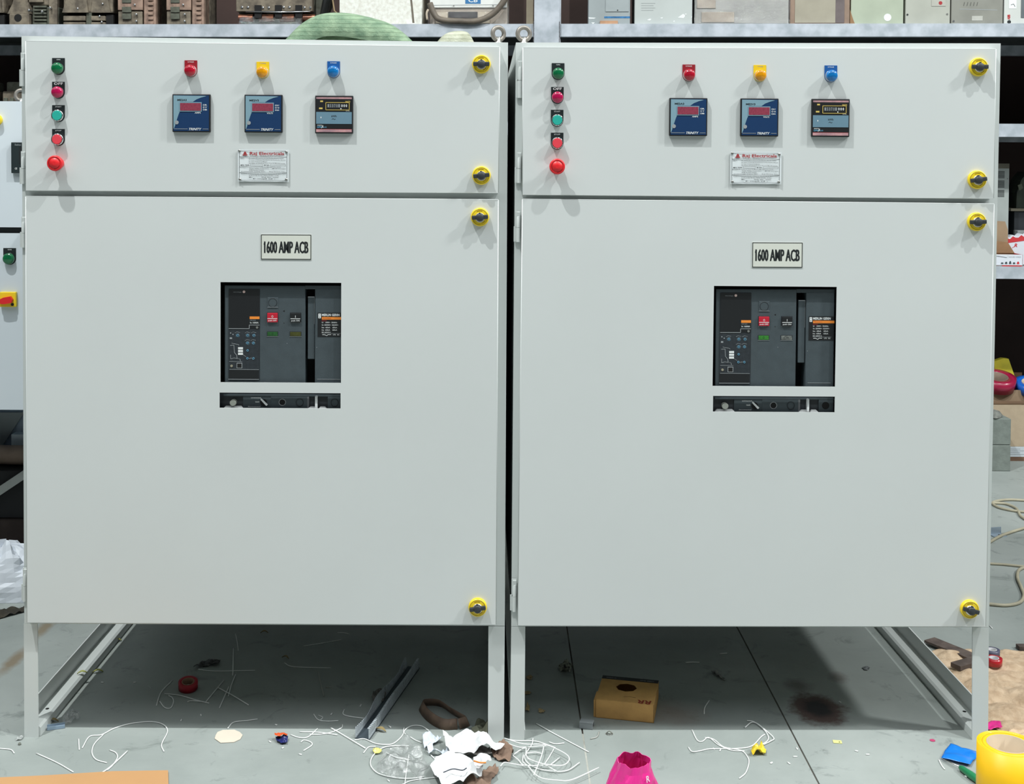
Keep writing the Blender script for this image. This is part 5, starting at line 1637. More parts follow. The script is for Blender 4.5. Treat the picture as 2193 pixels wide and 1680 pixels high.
# small crumbs that nothing tells apart
crumbs = [(z([p])[0], t) for z, p, t in (
    (Z3, (2090, 1228), 'right of the big hooked wire before the right cabinet'), (Z3, (1690, 1130), 'below the crossed wires left of the yellow crumple'),
    (Z3, (1640, 1118), 'touching the crossed wires left of the yellow crumple'), (Z4, (250, 1280), 'left of the right floor joint, before the yellow tag'),
    (Z4, (50, 1335), 'farthest left of those before the right floor joint'), (Z4, (865, 1262), 'right one of the pair below the yellow tag'),
    (Z4, (770, 1232), 'left one of the pair below the yellow tag'), (Z4, (630, 815), 'on the dark oil stain'),
    (Z4, (195, 1335), 'just left of the right floor joint near the picture bottom'), (Z4, (265, 1212), 'nearest the yellow crumple, beside the right floor joint'),
    (Z4, (1700, 1450), 'beside the green screwdriver handle'), (Z2, (212, 1062), 'below the dark blue wrapper'),
    (Z2, (313, 1112), 'between the dark blue wrapper and the question-mark wire'), (Z2, (450, 1162), 'below the question-mark wire'),
    (Z2, (1140, 1368), 'below the oval wire loop'), (Z2, (1150, 945), 'behind the clear bag, right of the duct'),
    (Z2, (695, 845), 'above the hooked wire left of the duct'), (Z2, (922, 780), 'left of the duct in the shadow'),
    (Z2, (260, 930), 'behind the orange-red wrapper in the shadow'), (Z1, (1130, 640), 'alone in the dark left of the red tape roll'),
    (Z1, (860, 640), 'in the dark between the base rail and the tape roll'), (Z1, (1685, 915), 'in the shadow below the tape roll'),
    (Z1, (1520, 958), 'in the shadow right of the long arching wire'))]
for k, ((x, y), t) in enumerate(crumbs):
    c = fl(x, y); a = random.uniform(0, 3.1)
    s = MB(); d_ = V((math.cos(a), math.sin(a), 0)) * random.uniform(.003, .0055)
    s.tube([c - d_ + UPV * .0018, c + d_ + UPV * .0018], 0.0017, WIRE, 8)
    s.build('insulation_crumb', None, 'tiny white crumb ' + t, 'crumb', 'tiny crumbs of wire insulation')

def inside(p, poly):
    x, y = p; r_ = False; n = len(poly)
    for i in range(n):
        (x1_, y1_), (x2_, y2_) = poly[i], poly[(i + 1) % n]
        if (y1_ > y) != (y2_ > y) and x < (x2_ - x1_) * (y - y1_) / (y2_ - y1_) + x1_:
            r_ = not r_
    return r_
def crumple(poly, mt, hfun=None, amp=0.012, nsc=26.0, z0=0.001, res=22, th=0.0006, seed=0.0, edge=True, sm=True):
    """a crumpled sheet lying on the floor inside a world outline"""
    P = [fl(x, y, z0 + amp * 0.6) for x, y in poly]
    w = [(p.x, p.y) for p in P]
    bm = bmesh.new()
    vs_ = [bm.verts.new((x, y, 0)) for x, y in w]
    f = bm.faces.new(vs_)
    bmesh.ops.triangulate(bm, faces=[f])
    L = max(max(a[0] for a in w) - min(a[0] for a in w), max(a[1] for a in w) - min(a[1] for a in w))
    tgt = L / res
    for _ in range(7):
        es = [e for e in bm.edges if e.calc_length() > tgt]
        if not es: break
        bmesh.ops.subdivide_edges(bm, edges=es, cuts=1, use_grid_fill=False)
        bmesh.ops.triangulate(bm, faces=[f for f in bm.faces if len(f.verts) > 3])
    bmesh.ops.beautify_fill(bm, faces=bm.faces[:], edges=[e for e in bm.edges if not e.is_boundary])
    for v in bm.verts:
        q_ = V((v.co.x * nsc, v.co.y * nsc, seed))
        h = abs(noise.noise(q_)) * 1.6 + 0.5 * abs(noise.noise(q_ * 2.7))
        if hfun: h *= hfun(v.co.x, v.co.y)
        v.co.z = z0 + amp * h
    V0 = [v.co.copy() for v in bm.verts]
    bm.verts.index_update()
    F0 = [tuple(v.index for v in f.verts) for f in bm.faces]
    bd = [tuple(v.index for v in e.verts) for e in bm.edges if e.is_boundary]
    bm.free()
    n = len(V0)
    s = MB()
    s.add(V0 + [p - UPV * th for p in V0], F0 + [tuple(n + i for i in reversed(f)) for f in F0] + [(a, b, b + n, a + n) for a, b in bd], mt, sm)
    return s
# white papers and brown card between the cabinets
ZP = lambda p: [(740 + x / 5.4825, 1500 + y / 5.4825) for x, y in p]
BRC = mat('torn_brown_card', (136, 112, 96), 0.9, var=0.12, scale=20, bump=0.3)
crumple(ZP([(1380,930),(1560,880),(1620,780),(1760,730),(1800,800),(1720,880),(1690,990),(1660,1060),(1500,1060)]), BRC, amp=.02, z0=.002, seed=2.0).build('torn_cardboard', None, 'torn brown cardboard piece sticking out below the white papers', 'cardboard', 'torn cardboard by the papers')
crumple(ZP([(1700,540),(1850,530),(1960,550),(1975,600),(1930,670),(1850,680),(1740,640)]), BRC, amp=.02, z0=.002, seed=3.0).build('torn_cardboard', None, 'torn brown cardboard piece between the right edge of the papers and the wire tangle', 'cardboard', 'torn cardboard by the papers')
crumple(ZP([(990,750),(1060,640),(1200,600),(1380,640),(1500,690),(1620,760),(1600,870),(1400,910),(1290,960),(1200,985),(1120,950),(1050,850)]), PAPER, amp=.016, z0=.022, seed=5.0, nsc=18, sm=False).build('paper_sheet', None, 'crumpled white paper sheet lying frontmost of the papers between the cabinets', 'paper', 'crumpled white papers')
crumple(ZP([(1140,350),(1210,370),(1260,410),(1400,370),(1470,325),(1560,345),(1640,390),(1760,460),(1870,490),(1820,530),(1600,560),(1350,590),(1240,590),(1200,560)]), PAPER, amp=.022, z0=.018, seed=8.0, nsc=18, sm=False).build('paper_sheet', None, 'crumpled white paper sheet with scrawled writing, nearest the cabinet legs', 'paper', 'crumpled white papers')
crumple(ZP([(1500,640),(1580,625),(1700,650),(1715,700),(1640,750),(1560,770),(1510,730)]), PAPER, amp=.016, z0=.046, seed=11.0, nsc=22, sm=False).build('paper_sheet', None, 'small white paper scrap with an orange streak lying on the frontmost paper', 'paper', 'crumpled white papers')
crumple(ZP([(900,420),(1080,395),(1130,440),(1060,470),(980,500),(1060,590),(1200,540),(1230,570),(1150,610),(980,600),(920,520)]), mat('bluish_paper', (206, 214, 224), 0.6, var=0.02), amp=.018, z0=.003, seed=14.0).build('paper_strip', None, 'bluish white folded strip between the clear bag and the papers', 'paper')
g_ = [fl(*ZP([p])[0], .062) for p in [(1505,715),(1580,735),(1650,735)]]
s = MB(); s.tube(smooth_pts(g_, 4), .0018, ORANGE, 6); s.build('orange_wire', None, 'orange wire bit on the small white paper scrap', 'wire')
g_ = [fl(*ZP([p])[0], .046) for p in [(1430,425),(1455,395),(1480,378),(1470,410)]] 
s = MB(); G = Face(fl(*ZP([(1480, 400)])[0], .048), (1, .12, 0), (-.12, 1, 0), UPV, .001)
s.text(G, '57/29', -18, -10, 24, 10, 0, INK, 0.01); s.build('ink_writing', None, 'handwritten figures on the paper nearest the cabinet legs', 'writing') if False else None
for pts, lab in (([(1150,850),(1260,810),(1370,825),(1420,800)], 'dark wire bit lying on the frontmost white paper'),):
    s = MB(); s.tube(smooth_pts([fl(*ZP([p])[0], .046) for p in pts], 4), .0014, mat('dark_wire', (70, 76, 88), .5), 6); s.build('dark_wire', None, lab, 'wire')
crumple(ZP([(1340,570),(1500,555),(1690,530),(1720,620),(1500,625),(1380,640)]), mat('grey_card', (128, 124, 120), .8, var=.1), amp=.014, z0=.006, seed=21.0).build('grey_card', None, 'grey card piece caught between the two large white papers', 'card')
# clear bag
hb = lambda x, y: 1.0
crumple(Z2([(1255,1010),(1310,1030),(1330,1075),(1400,1100),(1440,1160),(1500,1200),(1480,1260),(1430,1290),(1380,1330),(1250,1330),(1120,1290),(1040,1230),(1060,1160),(1130,1100),(1220,1085)]), WRAP, amp=0.035, z0=.004, seed=31.0, nsc=17, res=30, th=.0003).build('clear_plastic_bag', None, 'crumpled clear plastic bag lying inside the oval wire loop', 'bag')
crumple(Z1([(520,910),(550,870),(600,820),(640,840),(675,880),(640,905),(590,930),(530,945)]), WRAP, amp=.03, z0=.003, seed=33.0, nsc=30, res=16, th=.0003).build('clear_film_scrap', None, 'small clear film scrap beside the left base rail', 'film')
crumple(Z2([(1005,700),(1030,650),(1090,640),(1120,680),(1100,720),(1030,735)]), mat('grey_film', (110, 106, 102), .5, var=.2, scale=50), amp=0.018, z0=.003, seed=35.0, nsc=30, res=14, sm=False).build('grey_film_scrap', None, 'small grey crumpled film behind the slotted duct in the shadow', 'film')
crumple(Z1([(1620,500),(1700,450),(1780,440),(1850,440),(1830,480),(1750,480)]), mat('dark_film', (74, 74, 74), .3, var=.2, scale=60), amp=0.01, z0=.003, seed=36.0, nsc=26, res=14, sm=False).build('dark_film_scrap', None, 'dark film scrap deep under the left cabinet near the crossing wires', 'film')
crumple(Z2([(1790,930),(1830,890),(1920,870),(1915,990),(1800,980)]), mat('grey_green_rag', (98, 100, 84), .9, var=.15), amp=0.022, z0=.002, seed=38.0).build('rag', None, 'grey-green rag lying behind the right front leg of the left cabinet', 'rag')
# brown loop of strap
BRL = mat('brown_strap', (128, 106, 90), .6, var=.12, scale=30, rgb2=(100, 82, 70))
def ribbon(pts, h, th, mt, tilt=0.25):
    P = smooth_pts(pts, 6); n = len(P); vs_ = []
    for i, p in enumerate(P):
        t = P[min(i + 1, n - 1)] - P[max(i - 1, 0)]; t.z = 0; t.normalize(); nn = V((-t.y, t.x, 0))
        for a, b in ((0, 0), (th, 0), (th + tilt * h, h), (tilt * h, h)):
            vs_.append(p + nn * a + UPV * b)
    fs_ = [(i * 4 + k, i * 4 + (k + 1) % 4, i * 4 + 4 + (k + 1) % 4, i * 4 + 4 + k) for i in range(n - 1) for k in range(4)]
    s = MB(); s.add(vs_, fs_ + [(0, 1, 2, 3), tuple((n - 1) * 4 + k for k in (3, 2, 1, 0))], mt, True); return s
lp = Z2([(1680,960),(1560,960),(1450,900),(1385,820),(1400,785),(1480,775),(1560,790),(1650,850),(1720,890),(1775,930),(1700,960)])
ribbon([fl(x, y, .001) for x, y in lp], .024, .0012, BRL, -0.45).build('strap_loop', None, 'brown flat strap bent into a pointed loop behind the papers', 'strap')
# slotted wiring duct
DU = mat('duct_grey', (192, 200, 206), .5, var=.05)
p0 = fl(*Z2([(935, 1040)])[0]); p1 = fl(*Z2([(1335, 478)])[0])
dv = (p1 - p0); Ld = dv.length; dv.normalize(); dn = V((dv.y, -dv.x, 0)).normalized()
r = thing('wiring_duct', (p0 + p1) / 2, 'grey slotted wiring duct lying front to back, half under the left cabinet', 'wiring duct')
G = Face(p0, dv, dn * -1, UPV, .001)   # x along duct, y to the right
G = Face(p0, dv, -dn, UPV, .001)
Lm = Ld * 1000
s = MB(); s.box(G, 0, -20, Lm, 20, .5, 3, mat('duct_floor', (66, 76, 84), .6)); s.build('base', r, 'dark inside of the duct')
for sg in (-1, 1):
    s = MB()
    y0 = 18 * sg
    a_, b_ = (y0 - 1, y0 + 1)
    s.box(G, 0, a_, Lm, b_, .5, 8, DU)
    k = 0
    while k * 9 + 5 < Lm:
        bend = 6 * math.sin(k * .21) * (1 if sg < 0 else .2)
        x = k * 9
        s.hexa([G.pt(x, b_, 8), G.pt(x + 4.5, b_, 8), G.pt(x + 4.5, b_ + bend, 30), G.pt(x, b_ + bend, 30),
                G.pt(x, a_, 8), G.pt(x + 4.5, a_, 8), G.pt(x + 4.5, a_ + bend, 30), G.pt(x, a_ + bend, 30)], DU)
        s.hexa([G.pt(x, b_ + bend + 1, 29), G.pt(x + 4.5, b_ + bend + 1, 29), G.pt(x + 4.5, b_ + bend + 1, 31), G.pt(x, b_ + bend + 1, 31),
                G.pt(x, a_ + bend - 3 * sg, 29), G.pt(x + 4.5, a_ + bend - 3 * sg, 29), G.pt(x + 4.5, a_ + bend - 3 * sg, 31), G.pt(x, a_ + bend - 3 * sg, 31)], DU)
        k += 1
    s.build('slotted_side', r, 'row of grey fingers')
# brown box with the octagon hole
pf = fl(*Z3([(712, 868)])[0]); pr_ = fl(*Z3([(1170, 914)])[0])
bu = (pr_ - pf); bw = bu.length; bu.normalize(); bd_ = V((-bu.y, bu.x, 0))
r = thing('cardboard_box', (pf + pr_) / 2 + bd_ * .08, 'small tan carton with an octagonal hole and red letters under the right cabinet', 'box')
H_, D_ = .050, .158
W_ = bw * 1000
G = Face(pf + UPV * (H_ + .0005), bu, bd_, UPV, .001)        # top, y down = towards the viewer
m = MB()
Fb = Face(pf + UPV * .0005, bu, UPV, -bd_, .001)
m.box(Fb, 0, -49, W_, 0, -1.5, 0, CARD); m.box(Fb, 0, -49, W_, 0, -158, -156.5, CARD)
m.box(Fb, 0, -49, 1.5, 0, -158, 0, CARD); m.box(Fb, W_ - 1.5, -49, W_, 0, -158, 0, CARD); m.box(Fb, 0, -1.5, W_, 0, -158, 0, CARD)
m.box(Fb, -5, -46, 0, 0, -60, -2, CARD, 1)
m.build('case', r)
m = MB()
oc = [(W_ * .47 + 29 * math.cos(a), -92 + 29 * math.sin(a)) for a in [math.pi / 8 + k * math.pi / 4 for k in range(8)]]
rc = [(W_, 0), (W_ * .5, 0), (0, 0), (0, -79), (0, -158), (W_ * .5, -158), (W_, -158), (W_, -79)]
rc = [(W_, -79), (W_, 0), (W_ * .47, 0), (0, 0), (0, -79), (0, -158), (W_ * .47, -158), (W_, -158)]
oc = [(W_ * .47 + 29 * math.cos(a), -92 + 27 * math.sin(a)) for a in [k * math.pi / 4 for k in range(8)]]
vv = [G.pt(x, y, 0) for x, y in rc + oc] + [G.pt(x, y, -1.5) for x, y in rc + oc]
ff = []
for k in range(8):
    k2 = (k + 1) % 8
    ff += [(k, k2, 8 + k2, 8 + k), (16 + k, 24 + k, 24 + k2, 16 + k2), (8 + k, 8 + k2, 24 + k2, 24 + k), (k, 16 + k, 16 + k2, k2)]
m.add(vv, ff, CARD)
m.box(G, 0, -157.5, W_, -137, 0, .5, mat('band_black', (34, 36, 36), .6))
gg = Face(G.o, -G.u, -G.v, G.n, .001)
m.text(gg, 'SUPEREX  FR-LSH', -W_ + 12, 143, -W_ + 50, 148, .6, GREY, .01)
m.text(gg, 'RR CABLES', -40, 143, -12, 148, .6, GREY, .01)
m.text(Face(G.pt(W_ - 8, -6, 0), -G.u, -G.v, G.n, .001), 'RR', 0, -8, 38, 14, .3, mat('maroon_letters', (140, 50, 30), .7), .03, slant=3)
m.line(G, [(W_ - 52, -32), (W_ - 70, -34), (W_ - 84, -30)], 1.2, 0, .4, mat('smudge', (112, 88, 50), .8))
m.build('lid', r, 'top with the octagonal hole, black band and red letters')
# tape rolls on the floor
REDT = mat('tape_red', (186, 28, 40), .3, coat=.3)
tape_roll(fl(403, 1478), .027, .015, .020, mat('tape_dark_red', (170, 20, 40), .35), 'dark red tape roll lying under the left cabinet among the wires', tilt=(.05, -.22, 1), core=mat('core_dull', (150, 118, 96), .8))
bpy.data.objects['tape_roll.002'].location.z += .006
tape_roll(fl(2128, 1432), .024, .012, .020, REDT, 'red tape roll on the sawdust beside the front right cabinet leg', core=mat('pale_core', (206, 206, 210), .6))
tape_roll(fl(2124, 1411), .023, .012, .016, mat('tape_blue_grey', (88, 90, 112), .4), 'grey-blue tape roll just behind the red one on the sawdust', core=mat('pale_core', (206, 206, 210)))
for n_, dz in (('tape_roll.003', .012), ('tape_roll.004', .012)):
    bpy.data.objects[n_].location.z += dz
# sawdust pile
SAW = mat('sawdust', (208, 184, 156), .95, rgb2=(184, 158, 130), var=.1, scale=35, bump=1.0, bscale=70)
sw = [(1984,1392),(2010,1386),(2060,1388),(2130,1386),(2193,1388),(2290,1390),(2340,1480),(2330,1610),(2240,1600),(2193,1588),(2165,1580),(2140,1562),(2118,1545),(2100,1515),(2080,1495),(2050,1475),(2020,1448),(2000,1420)]
wpoly = [fl(x, y) for x, y in sw]
def edgefall(x, y):
    d_ = min((V((x, y)) - V((a.x, a.y)).lerp(V((b.x, b.y)), max(0, min(1, (V((x - a.x, y - a.y)).dot(V((b.x - a.x, b.y - a.y)))) / max(1e-9, (b.x - a.x) ** 2 + (b.y - a.y) ** 2))))).length for a, b in zip(wpoly, wpoly[1:] + wpoly[:1]))
    return min(1, d_ / .05) ** .6
crumple(sw, SAW, hfun=edgefall, amp=0.02, nsc=9, z0=.0012, res=60, th=.001, seed=50.0).build('sawdust_pile', None, 'pale tan sawdust spread over the floor at the right, behind the cabinet leg', 'sawdust', kind='stuff')
DW = mat('weathered_wood', (98, 86, 80), .85, rgb2=(72, 62, 58), var=.1, scale=30, bump=.3)
def plank(a, b, w, h, name, label, z=.002, mt=DW):
    p, q_ = fl(*a), fl(*b); d_ = (q_ - p); L_ = d_.length * 1000; d_.normalize()
    G = Face(p + UPV * z, d_, V((-d_.y, d_.x, 0)), UPV, .001)
    s = MB(); s.box(G, 0, -w / 2, L_, w / 2, 0, h, mt, 1); return s.build(name, None, label, 'plank' if 'plank' in name else 'strip', 'weathered wood planks by the sawdust')
plank((1990, 1379), (2100, 1424), 48, 8, 'wood_plank', 'weathered brown plank lying on the back edge of the sawdust', .008)
plank((2046, 1442), (2110, 1424), 36, 14, 'wood_plank', 'short dark plank on the sawdust behind the cabinet leg', .012)
plank((2179, 1392), (2215, 1392), 26, 12, 'wood_plank', 'small dark plank end at the right picture edge above the sawdust', .002)
# coloured scraps
PINKM = mat('hot_pink_plastic', (232, 52, 146), .3, coat=.3, var=.03)
crumple([(2100,1556),(2128,1541),(2142,1545),(2147,1556),(2122,1562)], PINKM, amp=.006, z0=.009, seed=60.0, nsc=30, res=10).build('pink_scrap', None, 'hot pink plastic scrap on the sawdust edge behind the cabinet leg', 'scrap')
s = MB(); c = fl(1997, 1587); s.cyl(Face(c + UPV * .0006, (1, 0, 0), (0, 1, 0), UPV, .001), 0, 0, 7, 0, .6, mat('dull_pink', (186, 66, 110), .6), 20); s.build('pink_disc', None, 'tiny pink disc on the floor left of the yellow roll', 'disc')
BLUEF = mat('blue_film', (14, 122, 220), .3, var=.03, coat=.3)
p = [fl(2034, 1592, .010), fl(2093, 1607, .004), fl(2091, 1622, .004), fl(2082, 1640, .002), fl(2016, 1622, .002)]
Zb = [(2036,1590),(2060,1598),(2093,1607),(2094,1615),(2084,1626),(2078,1637),(2050,1630),(2016,1620),(2024,1604)]
crumple(Zb, BLUEF, amp=.012, z0=.003, seed=61.0, nsc=9, res=12).build('blue_scrap', None, 'bright blue plastic film scrap left of the yellow roll', 'scrap')
crumple(Z2([(255,1015),(300,1005),(355,1020),(345,1060),(300,1062),(260,1040)]), mat('dark_blue_plastic', (36, 44, 110), .3, var=.1), amp=0.01, z0=.002, seed=62.0, nsc=45, res=9, sm=False).build('blue_wrapper', None, 'small dark blue wrapper on the shadow edge under the left cabinet', 'wrapper')
crumple(Z2([(248,985),(300,980),(350,988),(345,1004),(290,1008),(250,1000)]), mat('orange_red_plastic', (230, 92, 40), .4, var=.1), amp=0.006, z0=.014, seed=63.0, nsc=45, res=8, sm=False).build('orange_wrapper', None, 'small orange-red wrapper on top of the dark blue one', 'wrapper')
crumple(Z3([(1925,1130),(1940,1090),(1985,1085),(2010,1045),(2025,1070),(2050,1095),(2045,1135),(1990,1130),(1950,1140)]), mat('yellow_foil', (240, 212, 60), .35, var=.1, scale=60), amp=0.016, z0=.003, seed=64.0, nsc=40, res=14, sm=False).build('yellow_crumple', None, 'crumpled yellow wrapper at the right end of the wires before the right cabinet', 'wrapper')
crumple(Z2([(1020,1100),(1060,1095),(1090,1110),(1085,1130),(1040,1138),(1018,1125)]), mat('pale_yellow_foil', (226, 222, 120), .35, var=.1), amp=0.01, z0=.003, seed=65.0, nsc=45, res=8, sm=False).build('yellow_scrap', None, 'small pale yellow scrap at the left end of the oval wire loop', 'scrap')
s = MB(); c = fl(*Z4([(608, 1152)])[0]); s.box(Face(c + UPV * .0006, (1, -.15, 0), (.15, 1, 0), UPV, .001), -11, -8, 11, 8, 0, 1.2, mat('pale_yellow_tag', (226, 226, 150), .5)); s.cyl(Face(c + UPV * .0006, (1, -.15, 0), (.15, 1, 0), UPV, .001), 5, 2, 2, 1.2, 1.4, INK, 10)
s.build('yellow_tag', None, 'small flat pale yellow tag with a dark dot before the right cabinet', 'tag')
s = MB(); pts = [fl(x, y, .0008) for x, y in Z1([(1825,1055),(1870,1038),(1965,1036),(2010,1055),(2035,1080),(2015,1115),(1960,1140),(1850,1145),(1800,1110),(1808,1082)])]
n_ = len(pts); s.add(pts + [q_ + UPV * .0014 for q_ in pts], [tuple(range(n_ - 1, -1, -1)), tuple(range(n_, 2 * n_))] + [(i, (i + 1) % n_, (i + 1) % n_ + n_, i + n_) for i in range(n_)], mat('cream_card', (214, 204, 188), .7, var=.02))
s.build('card_octagon', None, 'cream octagonal card cut-out lying before the left cabinet', 'card')
# leaves and flakes
LEAF = mat('leaf_yellow_green', (176, 180, 92), .6, var=.12, scale=60)
def leaf(x, y, a, L_, label, mt=LEAF, z=.002, w=.42):
    c = fl(x, y, z); u_ = V((math.cos(a), math.sin(a), 0)); v_ = V((-u_.y, u_.x, 0))
    s = MB(); vs_ = []
    n = 7
    for i in range(n):
        t = i / (n - 1); hw = w * L_ * math.sin(math.pi * min(max(t, .03), .97)) * .5
        zc_ = .006 * math.sin(math.pi * t)
        vs_ += [c + u_ * (t - .5) * L_ + v_ * hw + UPV * (zc_ + .003), c + u_ * (t - .5) * L_ + UPV * zc_, c + u_ * (t - .5) * L_ - v_ * hw + UPV * (zc_ + .003)]
    s.add(vs_, [(i * 3 + k, i * 3 + k + 1, i * 3 + 4 + k, i * 3 + 3 + k) for i in range(n - 1) for k in (0, 1)], mt, True)
    return s.build('leaf', None, label, 'leaf', 'small dry leaves on the floor')
leaf(250, 1374, .2, .030, 'yellow-green leaf against the left base rail, farthest back')
leaf(176, 1444, .3, .028, 'yellow-green leaf lying on the left base rail', z=.030)
leaf(209.5, 1441, .25, .030, 'yellow-green leaf just right of the left base rail')
DRY = mat('dry_leaf_tan', (150, 132, 88), .8, var=.12, scale=60)
leaf(566, 1357, .1, .024, 'dry tan leaf farthest back in the dark under the left cabinet', DRY)
leaf(611, 1411, -.4, .024, 'dry tan leaf at the kink of the long thin wire under the left cabinet', DRY)
leaf(815, 1566, -.5, .034, 'dry brown curled leaf right of the slotted duct foot', DRY)
leaf(113, 1547, .1, .030, 'dry tan leaf between the left base rail and the blue-grey clip', DRY)
FL_ = mat('tan_flake', (172, 150, 112), .85, var=.08)
for x, y, lab in ((1134, 1450, 'tan card flake behind the left leg of the right cabinet, farthest back'), (1130, 1482, 'tan card flake half hidden by the left leg of the right cabinet'), (1160, 1521, 'tan card flake in the open between that leg and the brown box')):
    c = fl(x, y); crumple([(x - 7, y - 2), (x + 1, y - 4), (x + 8, y), (x + 4, y + 4), (x - 6, y + 3)], FL_, amp=.006, z0=.002, seed=x * 1.0, nsc=60, res=6, sm=False).build('card_flake', None, lab, 'flake', 'tan card flakes')
crumple(Z3([(165,800),(180,740),(200,770),(195,810)]), FL_, amp=0.01, z0=.002, seed=70.0, nsc=45, res=6, sm=False).build('crumpled_flake', None, 'crumpled tan scrap touching the left leg of the right cabinet', 'scrap')
crumple(Z3([(420,455),(445,425),(500,425),(538,440),(525,475),(495,502),(450,485)]), mat('newsprint', (170, 174, 158), .8, rgb2=(60, 62, 58), var=.1, scale=120), amp=0.022, z0=.002, seed=72.0, nsc=38, res=14, sm=False).build('crumpled_paper', None, 'small crumpled dark-printed paper ball on the left floor joint under the right cabinet', 'paper')
crumple(Z3([(1620,500),(1635,488),(1700,525),(1738,562),(1725,565),(1660,530)]), mat('grey_scrap', (150, 152, 148), .6, rgb2=(80, 82, 80), var=.1, scale=80), amp=.010, z0=.002, seed=74.0, nsc=60, res=12).build('grey_scrap', None, 'slanting grey scrap under the right cabinet near the right floor joint', 'scrap')
c = fl(*Z3([(645, 945)])[0]); G = Face(c + UPV * .0006, (1, -.25, 0), (.25, 1, 0), UPV, .001)
s = MB(); GC = mat('grey_clip', (140, 146, 148), .5, var=.04)
s.box(G, -18, -12, 18, -10, 0, 16, GC, .5); s.box(G, -18, 10, 18, 12, 0, 16, GC, .5); s.box(G, -18, -12, 18, 12, 14, 17, GC, .8); s.build('cable_clip', None, 'grey channel-shaped cable clip in front of the brown box', 'clip')
c = fl(*Z3([(822, 998)])[0]); s = MB(); G = Face(c + UPV * .0005, (1, 0, 0), (0, 1, 0), UPV, .001)
s.lathe(G, 0, 0, [(7.0, 0), (7.2, 2), (5.6, 5), (3, 6.6), (.5, 7)], mat('zinc_nut', (190, 196, 190), .25, .8), 8); s.ring(G, 0, 0, 7.6, 9.4, 0, 1, ZINC, 20); s.build('washer_nut', None, 'small zinc nut with a washer right of the curved wire', 'nut')
c = fl(*Z1([(470, 1020)])[0]); G = Face(c + UPV * .0006, (1, .35, 0), (-.35, 1, 0), UPV, .001); BC = mat('bluegrey_clip', (138, 158, 176), .45, var=.04)
s = MB(); s.box(G, -22, -8, 22, 8, 0, 3, BC, .5); s.box(G, -22, -9, 22, -6, 0, 9, BC, .5); s.box(G, -22, 6, 22, 9, 0, 9, BC, .5); s.build('plastic_clip', None, 'blue-grey channel clip at the foot of the left cabinet leg', 'clip')
crumple(Z1([(130,1108),(165,1075),(190,1070),(195,1085),(180,1100)]), mat('foil', (206, 210, 208), .3, .5), amp=0.008, z0=.002, seed=80.0, nsc=45, res=8, sm=False).build('foil_scrap', None, 'silver foil scrap in front of the left cabinet left leg', 'scrap')
s = MB(); c = fl(*Z1([(165, 1160)])[0]); s.lathe(Face(c + UPV * .0004, (1, 0, 0), (0, 1, 0), UPV, .001), 0, 0, [(3.6, 0), (4, 3), (2, 6)], mat('pebble', (120, 124, 116), .9), 9); s.build('pebble', None, 'tiny grey pebble in front of the left cabinet left leg', 'pebble')
crumple(Z4([(820,510),(850,498),(885,515),(880,530),(840,530)]), mat('curl_grey', (120, 124, 126), .4, var=.1), amp=0.005, z0=.002, seed=81.0, nsc=50, res=8).build('metal_curl', None, 'small grey metal shaving under the right part of the right cabinet', 'shaving')
# white plastic bag at the left edge
WB = mat('white_bag', (214, 220, 228), .5, var=.02, scale=20)
def lump(px_c, py_c, rx, ry, h, mt, seed, seg=36, rings=14, amp=.22):
    c = fl(px_c, py_c); vs_, fs_ = [], []
    for i in range(rings + 1):
        t = i / rings; rr = math.cos(t * math.pi / 2) ** .7 if i < rings else 0.0
        zz_ = h * math.sin(t * math.pi / 2)
        for k in range(seg):
            a = 2 * math.pi * k / seg
            q_ = 1 + amp * noise.noise(V((math.cos(a) * 2.2, math.sin(a) * 2.2, t * 3 + seed))) + amp * .5 * noise.noise(V((math.cos(a) * 6, math.sin(a) * 6, t * 7 + seed)))
            vs_.append(c + V((rx * rr * q_ * math.cos(a), ry * rr * q_ * math.sin(a), max(.0008, zz_ * (q_ if i else 1)))))
    for i in range(rings):
        for k in range(seg):
            k2 = (k + 1) % seg
            fs_.append((i * seg + k, i * seg + k2, (i + 1) * seg + k2, (i + 1) * seg + k))
    fs_.append(tuple(range(seg - 1, -1, -1)))
    s = MB(); s.add(vs_, fs_, mt, False); return s
lump(14, 1272, .21, .10, .165, WB, 4.0).build('white_plastic_bag', None, 'crumpled white plastic bag on the floor at the left picture edge', 'bag')
crumple([(-30,1310),(60,1297),(60,1306),(-30,1330)], mat('dark_rag', (62, 58, 48), .9, var=.2), amp=.01, z0=.002, seed=90.0).build('dark_rag', None, 'flat dark rag in front of the white plastic bag', 'rag')

# ------------------------------------------------------------------ near things at the bottom edge
# orange board
OR = mat('orange_board', (186, 142, 96), .7, var=.02, scale=5, bump=.05)
pts = [fl(x, y, .002) for x, y in ((-60, 1671), (95, 1664), (240, 1655), (360, 1653), (364, 1790), (-60, 1790))]
n_ = len(pts); s = MB(); s.add(pts + [q_ + UPV * .003 for q_ in pts], [tuple(range(n_ - 1, -1, -1)), tuple(range(n_, 2 * n_))] + [(i, (i + 1) % n_, (i + 1) % n_ + n_, i + n_) for i in range(n_)], OR)
s.build('cardboard_sheet', None, 'flat orange-tan cardboard sheet on the floor at the bottom left corner', 'cardboard')
